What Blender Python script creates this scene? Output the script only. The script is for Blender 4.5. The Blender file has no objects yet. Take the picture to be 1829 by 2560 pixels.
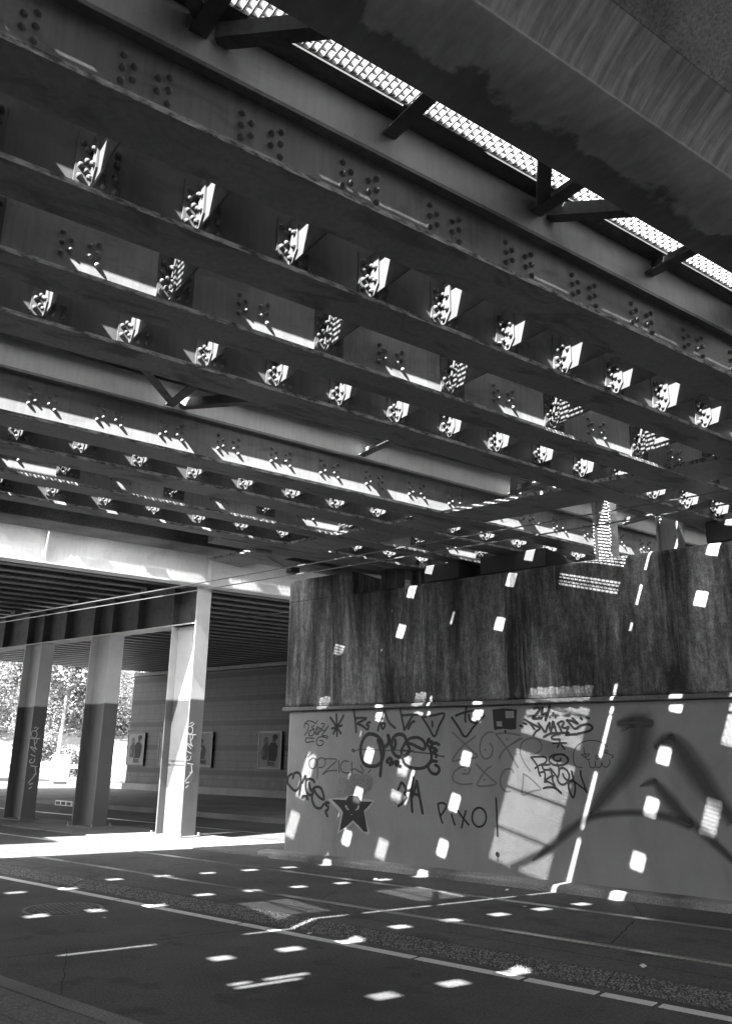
import bpy, bmesh, math, random
import numpy as np
from mathutils import Matrix, Vector
random.seed(7); np.random.seed(7)
SC = bpy.context.scene
COL = SC.collection
# ---------------------------------------------------------------- camera, sky, sun, exposure
cam_d = bpy.data.cameras.new('camera'); cam = bpy.data.objects.new('camera', cam_d); COL.objects.link(cam)
cam_d.sensor_fit = 'HORIZONTAL'; cam_d.sensor_width = 36.0; cam_d.lens = 36.0 * 2091.0 / 1829.0
cam_d.clip_start = 0.05; cam_d.clip_end = 1500
cam.matrix_world = Matrix(((0.81388913, -0.17618533, -0.55366345, 0), (-0.58081154, -0.22117384, -0.78341556, 0), (0.01557048, 0.95918761, -0.28234146, 1.5), (0, 0, 0, 1)))
SC.camera = cam
SUN = Vector((0.98, 0.33, -1.0)).normalized()          # the way the sunlight travels
world = bpy.data.worlds.new('World'); SC.world = world; world.use_nodes = True
wt = world.node_tree; wt.nodes.clear()
sky = wt.nodes.new('ShaderNodeTexSky'); sky.sky_type = 'NISHITA'; sky.sun_disc = False
sky.sun_elevation = math.asin(-SUN.z); sky.sun_rotation = math.atan2(-SUN.x, -SUN.y)
sky.air_density = 1.3; sky.dust_density = 2.0
bw = wt.nodes.new('ShaderNodeRGBToBW'); bg = wt.nodes.new('ShaderNodeBackground'); bg.inputs[1].default_value = 0.095
wo = wt.nodes.new('ShaderNodeOutputWorld')
wt.links.new(sky.outputs[0], bw.inputs[0]); wt.links.new(bw.outputs[0], bg.inputs[0]); wt.links.new(bg.outputs[0], wo.inputs[0])
sun_d = bpy.data.lights.new('sun', 'SUN'); sun_d.energy = 5.0; sun_d.angle = math.radians(0.5); sun_d.color = (1, 1, 1)
sun = bpy.data.objects.new('sun', sun_d); COL.objects.link(sun); sun.location = (-30, -10, 40)
sun.rotation_euler = SUN.to_track_quat('-Z', 'Y').to_euler()
SC.view_settings.view_transform = 'Standard'; SC.view_settings.look = 'None'
SC.view_settings.exposure = 3.4; SC.view_settings.gamma = 1.0; SC.view_settings.use_curve_mapping = False
SC.render.engine = 'CYCLES'
cy = SC.cycles; cy.max_bounces = 10; cy.diffuse_bounces = 7; cy.glossy_bounces = 3; cy.transparent_max_bounces = 10
cy.use_denoising = True; cy.caustics_reflective = False; cy.caustics_refractive = False; cy.sample_clamp_indirect = 3.0
# ---------------------------------------------------------------- frames: X along the bridges, (s, d) along / across the road
WV = Vector((-0.26471468, 0.96432678, 0)); WN = Vector((0.96432678, 0.26471468, 0))
def sd(s, d, z): return WV * s + WN * d + Vector((0, 0, z))
def xyz(x, y, z): return Vector((x, y, z))
# ---------------------------------------------------------------- mesh helpers
class MB:
    def __init__(s): s.v = []; s.f = []; s.uv = None
    def box(s, a0, a1, b0, b1, c0, c1, fr=xyz):
        n = len(s.v)
        for c in (c0, c1):
            for b in (b0, b1):
                for a in (a0, a1): s.v.append(fr(a, b, c))
        F = [(0, 2, 3, 1), (4, 5, 7, 6), (0, 1, 5, 4), (2, 6, 7, 3), (0, 4, 6, 2), (1, 3, 7, 5)]
        for f in F:
            f = [n + i for i in f]
            s.f.append(tuple(reversed(f)) if fr is sd else tuple(f))
        return s
    def prism(s, pts, axis_pts):      # pts: list of 3D points (closed ring), axis_pts: offset vector
        n = len(s.v); k = len(pts)
        s.v += [Vector(p) for p in pts] + [Vector(p) + axis_pts for p in pts]
        s.f.append(tuple(n + i for i in range(k))[::-1]); s.f.append(tuple(n + k + i for i in range(k)))
        for i in range(k):
            j = (i + 1) % k; s.f.append((n + i, n + j, n + k + j, n + k + i))
        return s
    def tube(s, pts, r, k=6):
        n = len(s.v); pts = [Vector(p) for p in pts]
        for i, p in enumerate(pts):
            t = (pts[min(i + 1, len(pts) - 1)] - pts[max(i - 1, 0)]).normalized()
            u = t.orthogonal().normalized() if i == 0 else (u - t * u.dot(t)).normalized()
            w = t.cross(u); rr = r[i] if isinstance(r, (list, tuple)) else r
            for j in range(k):
                a = 2 * math.pi * j / k; s.v.append(p + (u * math.cos(a) + w * math.sin(a)) * rr)
        for i in range(len(pts) - 1):
            for j in range(k):
                a = n + i * k + j; b = n + i * k + (j + 1) % k; s.f.append((a, b, b + k, a + k))
        s.f.append(tuple(n + j for j in range(k))[::-1]); s.f.append(tuple(n + (len(pts) - 1) * k + j for j in range(k)))
        return s
    def disc(s, c, r, z0, z1, k=32):
        ring = [Vector((c[0] + r * math.cos(2 * math.pi * i / k), c[1] + r * math.sin(2 * math.pi * i / k), z0)) for i in range(k)]
        return s.prism(ring, Vector((0, 0, z1 - z0)))
    def mesh(s, name, recalc=False):
        me = bpy.data.meshes.new(name); me.from_pydata([tuple(v) for v in s.v], [], s.f); me.update()
        if recalc:
            b = bmesh.new(); b.from_mesh(me); bmesh.ops.recalc_face_normals(b, faces=b.faces); b.to_mesh(me); b.free()
        return me
    def build(s, name, mat, parent=None, recalc=True, **kw):
        return link(name, s.mesh(name, recalc), mat, parent, **kw)
def link(name, me, mat, parent=None, bevel=0, smooth=False, **props):
    o = bpy.data.objects.new(name, me); COL.objects.link(o)
    if mat is not None and not me.materials: me.materials.append(mat)
    if parent is not None:
        o.parent = parent; o.location = -wloc(parent)
    if bevel:
        m_ = o.modifiers.new('bevel', 'BEVEL'); m_.width = bevel; m_.segments = 2; m_.limit_method = 'ANGLE'
    if smooth:
        for p in me.polygons: p.use_smooth = True
    for k, v in props.items(): o[k] = v
    return o
def wloc(o):
    l = Vector(o.location)
    while o.parent is not None: o = o.parent; l += Vector(o.location)
    return l
def thing(name, loc, label, category, group=None):
    o = bpy.data.objects.new(name, None); COL.objects.link(o); o.location = loc; o.empty_display_size = 0.2
    o['label'] = label; o['category'] = category
    if group: o['group'] = group
    return o
# ---------------------------------------------------------------- materials
class NT:
    def __init__(s, name):
        s.m = bpy.data.materials.new(name); s.m.use_nodes = True; s.t = s.m.node_tree; s.b = s.t.nodes['Principled BSDF']
        s.tc = s.t.nodes.new('ShaderNodeTexCoord')
    def n(s, typ, **kw):
        x = s.t.nodes.new(typ)
        for k, v in kw.items():
            if k[0] == 'i' and k[1:].isdigit(): x.inputs[int(k[1:])].default_value = v
            else: setattr(x, k, v)
        return x
    def l(s, a, b): s.t.links.new(a, b)
    def coords(s, sc=(1, 1, 1), rot=(0, 0, 0)):
        mp = s.n('ShaderNodeMapping'); mp.inputs['Scale'].default_value = sc; mp.inputs['Rotation'].default_value = rot
        s.l(s.tc.outputs['Object'], mp.inputs[0]); return mp.outputs[0]
    def noise(s, sc, detail=4, rough=.55, co=None, dist=0):
        x = s.n('ShaderNodeTexNoise'); x.inputs['Scale'].default_value = sc; x.inputs['Detail'].default_value = detail
        x.inputs['Roughness'].default_value = rough; x.inputs['Distortion'].default_value = dist
        s.l(co if co is not None else s.coords(), x.inputs['Vector']); return x.outputs[0]
    def ramp(s, f, pts):
        r = s.n('ShaderNodeValToRGB'); e = r.color_ramp.elements
        e[0].position, e[1].position = pts[0][0], pts[-1][0]
        e[0].color = (pts[0][1],) * 3 + (1,); e[1].color = (pts[-1][1],) * 3 + (1,)
        for p, c in pts[1:-1]:
            k = e.new(p); k.color = (c, c, c, 1)
        s.l(f, r.inputs[0]); return r.outputs[0]
    def math(s, op, a, b=None, c=None):
        x = s.n('ShaderNodeMath', operation=op)
        for i, v in enumerate((a, b, c)):
            if v is None: continue
            if isinstance(v, (int, float)): x.inputs[i].default_value = v
            else: s.l(v, x.inputs[i])
        return x.outputs[0]
    def mix(s, f, a, b):
        x = s.n('ShaderNodeMix', data_type='FLOAT')
        for i, v in ((0, f), (2, a), (3, b)):
            if isinstance(v, (int, float)): x.inputs[i].default_value = v
            else: s.l(v, x.inputs[i])
        return x.outputs[0]
    def done(s, col, rough=.7, bump=None, bs=.3, bd=.01, metal=0, spec=.4):
        if isinstance(col, (int, float)): s.b.inputs['Base Color'].default_value = (col, col, col, 1)
        else: s.l(col, s.b.inputs['Base Color'])
        if isinstance(rough, (int, float)): s.b.inputs['Roughness'].default_value = rough
        else: s.l(rough, s.b.inputs['Roughness'])
        s.b.inputs['Metallic'].default_value = metal; s.b.inputs['Specular IOR Level'].default_value = spec
        if bump is not None:
            b = s.n('ShaderNodeBump'); b.inputs['Strength'].default_value = bs; b.inputs['Distance'].default_value = bd
            s.l(bump, b.inputs['Height']); s.l(b.outputs[0], s.b.inputs['Normal'])
        return s.m
def steel(name, base, stain=.55, rough=.5):
    t = NT(name)
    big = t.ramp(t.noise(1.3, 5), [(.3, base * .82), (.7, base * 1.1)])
    blot = t.ramp(t.noise(3.2, 6, .62, t.coords((.6, 1.5, 1.5)), .6), [(.53, 0.0), (.63, 1.0)])
    spots = t.ramp(t.noise(55, 3, .6), [(.66, 0.0), (.72, 1.0)])
    streak = t.ramp(t.noise(9, 4, .5, t.coords((3, 3, .35))), [(.42, 1.0), (.62, .93 if base > .5 else .84)])
    c = t.math('MULTIPLY', big, streak)
    c = t.mix(t.math('MULTIPLY', blot, 1 - stain), c, base * .45)
    c = t.mix(t.math('MULTIPLY', spots, .45), c, base * .35)
    return t.done(c, t.mix(blot, rough, rough + .2), t.noise(70, 4), .12, .004, spec=.35)
def rusty_edge(name):
    t = NT(name); f = t.ramp(t.noise(24, 6, .7, t.coords((.35, 1, 1))), [(.40, .07), (.5, .3), (.6, .5)])
    return t.done(f, .7, t.noise(60, 4), .3, .004)
M = {}
M['steel'] = steel('painted_steel', .26)
M['steel_pale'] = steel('brightened_pale_steel', .68, .8)  # base raised to stand in for light from mesh and sky openings
M['steel_bay'] = steel('shaded_grimy_bay_steel', .09, .6)  # shade of the bays and header put into a darker base, plus grime
M['steel_soffit'] = steel('worn_flange_paint', .21, .35)
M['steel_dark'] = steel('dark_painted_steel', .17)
M['steel_edge'] = rusty_edge('weathered_flange_edge')
M['galv'] = NT('galvanised_steel').done(.3, .5)
M['black_steel'] = NT('dark_bearing_steel').done(.05, .6)
M['wire'] = NT('copper_wire').done(.25, .35, metal=.8)
M['rail'] = NT('polished_rail').done(.5, .3, metal=.9)
M['groove'] = NT('rail_groove').done(.02, .9)
def concrete(name, dark, light, streaks=True, sc=1.0):
    t = NT(name)
    rot = (0, 0, -math.radians(105.35))
    n1 = t.noise(1.7 * sc, 7, .68, t.coords((1, 1, .12)), .5)
    n2 = t.noise(7 * sc, 6, .7, t.coords((1, 1, .12)), .8)
    n3 = t.noise(60, 6, .72); n4 = t.noise(1.0, 4, .5)
    if streaks:
        a = t.ramp(n1, [(.41, dark), (.5, (dark + light) * .4), (.59, light)])
        b = t.ramp(n2, [(.36, .55), (.5, .95), (.66, 1.25)])
        c = t.math('MULTIPLY', a, b)
        n5 = t.noise(16, 7, .8, t.coords((1, 1, .7)), .3)
        c = t.math('MULTIPLY', c, t.ramp(n5, [(.42, .75), (.5, 1.0), (.58, 1.35)]))
        n7 = t.noise(11, 5, .65, t.coords((1, 1, .05)), .3)
        c = t.math('ADD', c, t.math('MULTIPLY', t.ramp(n7, [(.58, 0.0), (.66, 1.0)]), .12))
        n6 = t.noise(.9, 4, .55, t.coords((1, 1, .5)))
        c = t.math('MULTIPLY', c, t.ramp(n6, [(.38, .6), (.6, 1.45)]))
    else:
        c = t.ramp(n4, [(.3, dark), (.7, light)])
    c = t.math('MULTIPLY', c, t.ramp(n3, [(.35, .55), (.52, 1.0), (.68, 1.35)]))
    return t.done(c, .85, n3, .5, .01)
M['concrete_dark'] = concrete('stained_upper_concrete', .035, .27)
M['concrete'] = concrete('grey_concrete', .14, .24, False)
def soffit():
    t = NT('soffit_concrete')
    co = t.coords((1, 1, 1))
    y = t.n('ShaderNodeSeparateXYZ'); t.l(t.tc.outputs['Object'], y.inputs[0])
    wob = t.math('MULTIPLY', t.math('SUBTRACT', t.noise(2.6, 8, .62), .5), .62)
    edge = t.math('ADD', y.outputs[1], wob)          # damp stain that creeps in from the free edge
    damp = t.ramp(t.math('SUBTRACT', edge, 1.4), [(.625, 0.0), (.665, 1.0)])
    grain = t.ramp(t.noise(14, 6, .65, t.coords((1.6, .5, 1))), [(.3, .8), (.7, 1.15)])
    c = t.mix(damp, .30, .115); c = t.math('MULTIPLY', c, grain)
    c = t.math('MULTIPLY', c, t.ramp(t.noise(1.7, 5, .6), [(.3, .6), (.5, .95), (.7, 1.3)]))
    return t.done(c, .8, t.noise(45, 5), .3, .006)
M['soffit'] = soffit()
def cove():
    t = NT('brushed_cove_concrete')
    a = t.ramp(t.noise(10, 6, .7, t.coords((2.2, .25, .25)), .4), [(.3, .13), (.5, .24), (.72, .42)])
    c = t.math('MULTIPLY', a, t.ramp(t.noise(1.6, 4), [(.3, .7), (.7, 1.2)]))
    return t.done(c, .75, t.noise(30, 4), .3, .006)
M['cove'] = cove()
M['concrete_blotch'] = concrete('blotched_concrete', .1, .5, False, 2)
def wallpaint():
    t = NT('grey_wall_paint')
    c = t.ramp(t.noise(.8, 5), [(.3, .25), (.7, .29)])
    c = t.math('MULTIPLY', c, t.ramp(t.noise(5, 5, .6), [(.3, .94), (.7, 1.04)]))
    return t.done(t.math('MULTIPLY', c, t.ramp(t.noise(2.6, 6, .65, t.coords((1, 1, .4)), .5), [(.35, .86), (.5, 1.0), (.68, 1.06)])), .55, t.noise(22, 5, .6), .35, .012, spec=.45)
M['wallpaint'] = wallpaint()
M['ledge'] = concrete('ledge_concrete', .14, .2, False)
def asphalt(name, base, var=.3):
    t = NT(name)
    c = t.ramp(t.noise(230, 3, .7), [(.32, base * .55), (.5, base), (.66, base * 1.9)])
    c = t.math('MULTIPLY', c, t.ramp(t.noise(.7, 5, .6), [(.3, 1 - var), (.7, 1 + var * .6)]))
    c = t.math('MULTIPLY', c, t.ramp(t.noise(48, 4, .75), [(.38, .7), (.5, 1.0), (.6, 1.35)]))
    c = t.math('MULTIPLY', c, t.ramp(t.noise(2.3, 3, .5), [(.60, 1.0), (.66, .72)]))
    c = t.math('MULTIPLY', c, t.ramp(t.noise(7, 5, .65, t.coords((1, 1, 1)), .5), [(.62, 1.0), (.72, .8)]))
    return t.done(c, .8, t.noise(190, 3, .7), .5, .004, spec=.3)
M['asphalt'] = asphalt('asphalt', .08, .4)
M['bed'] = asphalt('track_bed_surface', .09, .35)
M['ground'] = asphalt('pale_ground', .14)
M['paver'] = asphalt('paving_concrete', .16)
def aggregate():
    t = NT('exposed_aggregate')
    v = t.n('ShaderNodeTexVoronoi'); v.inputs['Scale'].default_value = 95; t.l(t.coords(), v.inputs['Vector'])
    bwv = t.n('ShaderNodeRGBToBW'); t.l(v.outputs['Color'], bwv.inputs[0])
    c = t.ramp(bwv.outputs[0], [(.25, .045), (.6, .12), (.85, .3)])
    return t.done(c, .8, v.outputs['Distance'], .8, .01)
M['aggregate'] = aggregate()
def linepaint():
    t = NT('road_line_paint')
    c = t.ramp(t.noise(60, 6, .7), [(.33, .2), (.42, .62), (.7, .72)]); return t.done(c, .7)
M['line'] = linepaint()
def column_paint():
    t = NT('two_tone_column_paint')
    z = t.n('ShaderNodeSeparateXYZ'); t.l(t.tc.outputs['Object'], z.inputs[0])
    up = t.ramp(t.math('MULTIPLY', z.outputs[2], .2), [(.4995, 0), (.5005, 1)])
    c = t.mix(up, .10, .55); c = t.math('MULTIPLY', c, t.ramp(t.noise(3, 6, .6), [(.3, .88), (.7, 1.06)]))
    return t.done(c, .45, t.noise(50, 3), .1, .003)
M['column'] = column_paint()
def tiles():
    t = NT('wall_tiles')
    mp = t.n('ShaderNodeMapping', vector_type='POINT'); t.l(t.tc.outputs['Object'], mp.inputs[0])
    mp.inputs['Rotation'].default_value = (0, 0, -math.radians(105.35))
    sp = t.n('ShaderNodeSeparateXYZ'); t.l(mp.outputs[0], sp.inputs[0])
    cb = t.n('ShaderNodeCombineXYZ'); t.l(sp.outputs[0], cb.inputs[0]); t.l(sp.outputs[2], cb.inputs[1])
    br = t.n('ShaderNodeTexBrick'); br.offset = 0.0
    br.inputs['Scale'].default_value = 1; br.inputs['Brick Width'].default_value = .11; br.inputs['Row Height'].default_value = .22
    br.inputs['Mortar Size'].default_value = .009; br.inputs['Color1'].default_value = (.065,) * 3 + (1,); br.inputs['Color2'].default_value = (.045,) * 3 + (1,)
    br.inputs['Mortar'].default_value = (.012,) * 3 + (1,); t.l(cb.outputs[0], br.inputs[0])
    g = t.n('ShaderNodeRGBToBW'); t.l(br.outputs[0], g.inputs[0])
    zz = sp.outputs[2]
    fr = t.math('FRACT', t.math('ADD', t.math('DIVIDE', zz, .88), .09))
    band = t.ramp(fr, [(.22, 1.0), (.225, 0.0)])
    c = t.math('MULTIPLY', g.outputs[0], t.mix(band, 1.0, .25))
    drip = t.ramp(t.noise(2.2, 6, .6, t.coords((1, 1, .12)), .4), [(.45, 1.0), (.7, .62)])
    c = t.math('MULTIPLY', c, drip)
    return t.done(c, .6, br.outputs['Fac'], -.4, .004)
M['tiles'] = tiles()
def foliage(name, a, b):
    t = NT(name); c = t.ramp(t.noise(1.2, 4, .6), [(.3, a), (.7, b)]); m_ = t.done(c, .55)
    t.b.inputs['Subsurface Weight'].default_value = 0
    return m_
M['leaf'] = foliage('leaves', .06, .2); M['leaf2'] = foliage('dark_leaves', .05, .14); M['grass'] = foliage('dry_grass', .3, .45)
M['bark'] = NT('pale_bark').done(.3, .9); M['white'] = NT('white_paint').done(.75, .5)
M['paper'] = NT('poster_paper').done(.16, .8); M['frame'] = NT('poster_frame').done(.04, .4); M['ink'] = NT('poster_ink').done(.012, .8)
M['ink2'] = NT('poster_mid_ink').done(.035, .8); M['skin'] = NT('poster_light_ink').done(.08, .8)
def spray(name, base, soft=True, top=.97):
    t = NT(name)
    if soft:
        uv = t.n('ShaderNodeUVMap'); sp = t.n('ShaderNodeSeparateXYZ'); t.l(uv.outputs[0], sp.inputs[0])
        e = t.math('SUBTRACT', 1.0, sp.outputs[1])                       # distance from the rim of the stroke, 0..1
        e = t.math('DIVIDE', e, t.math('MAXIMUM', sp.outputs[0], .02))
        e = t.math('ADD', e, t.math('MULTIPLY', t.math('SUBTRACT', t.noise(160, 2, .6), .5), .9))
        a = t.ramp(e, [(.12 if top > .9 else 0.0, 0.0), (.95 if top > .9 else 1.0, top)])
        t.l(a, t.b.inputs['Alpha'])
    return t.done(base, .45)
M['spray'] = spray('black_spray_paint', .018); M['spray_grey'] = spray('grey_spray_paint', .14); M['spray_big'] = spray('dark_grey_spray_paint', .07, top=.85)
M['spray_mid'] = spray('thin_grey_marker', .06); M['marker_white'] = spray('white_marker', .6)
M['black'] = NT('flat_black_paint').done(.012, .5); M['halo'] = NT('grey_overpaint').done(.42, .6)
M['patch'] = concrete('torn_paste_up', .1, .3, False)
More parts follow.
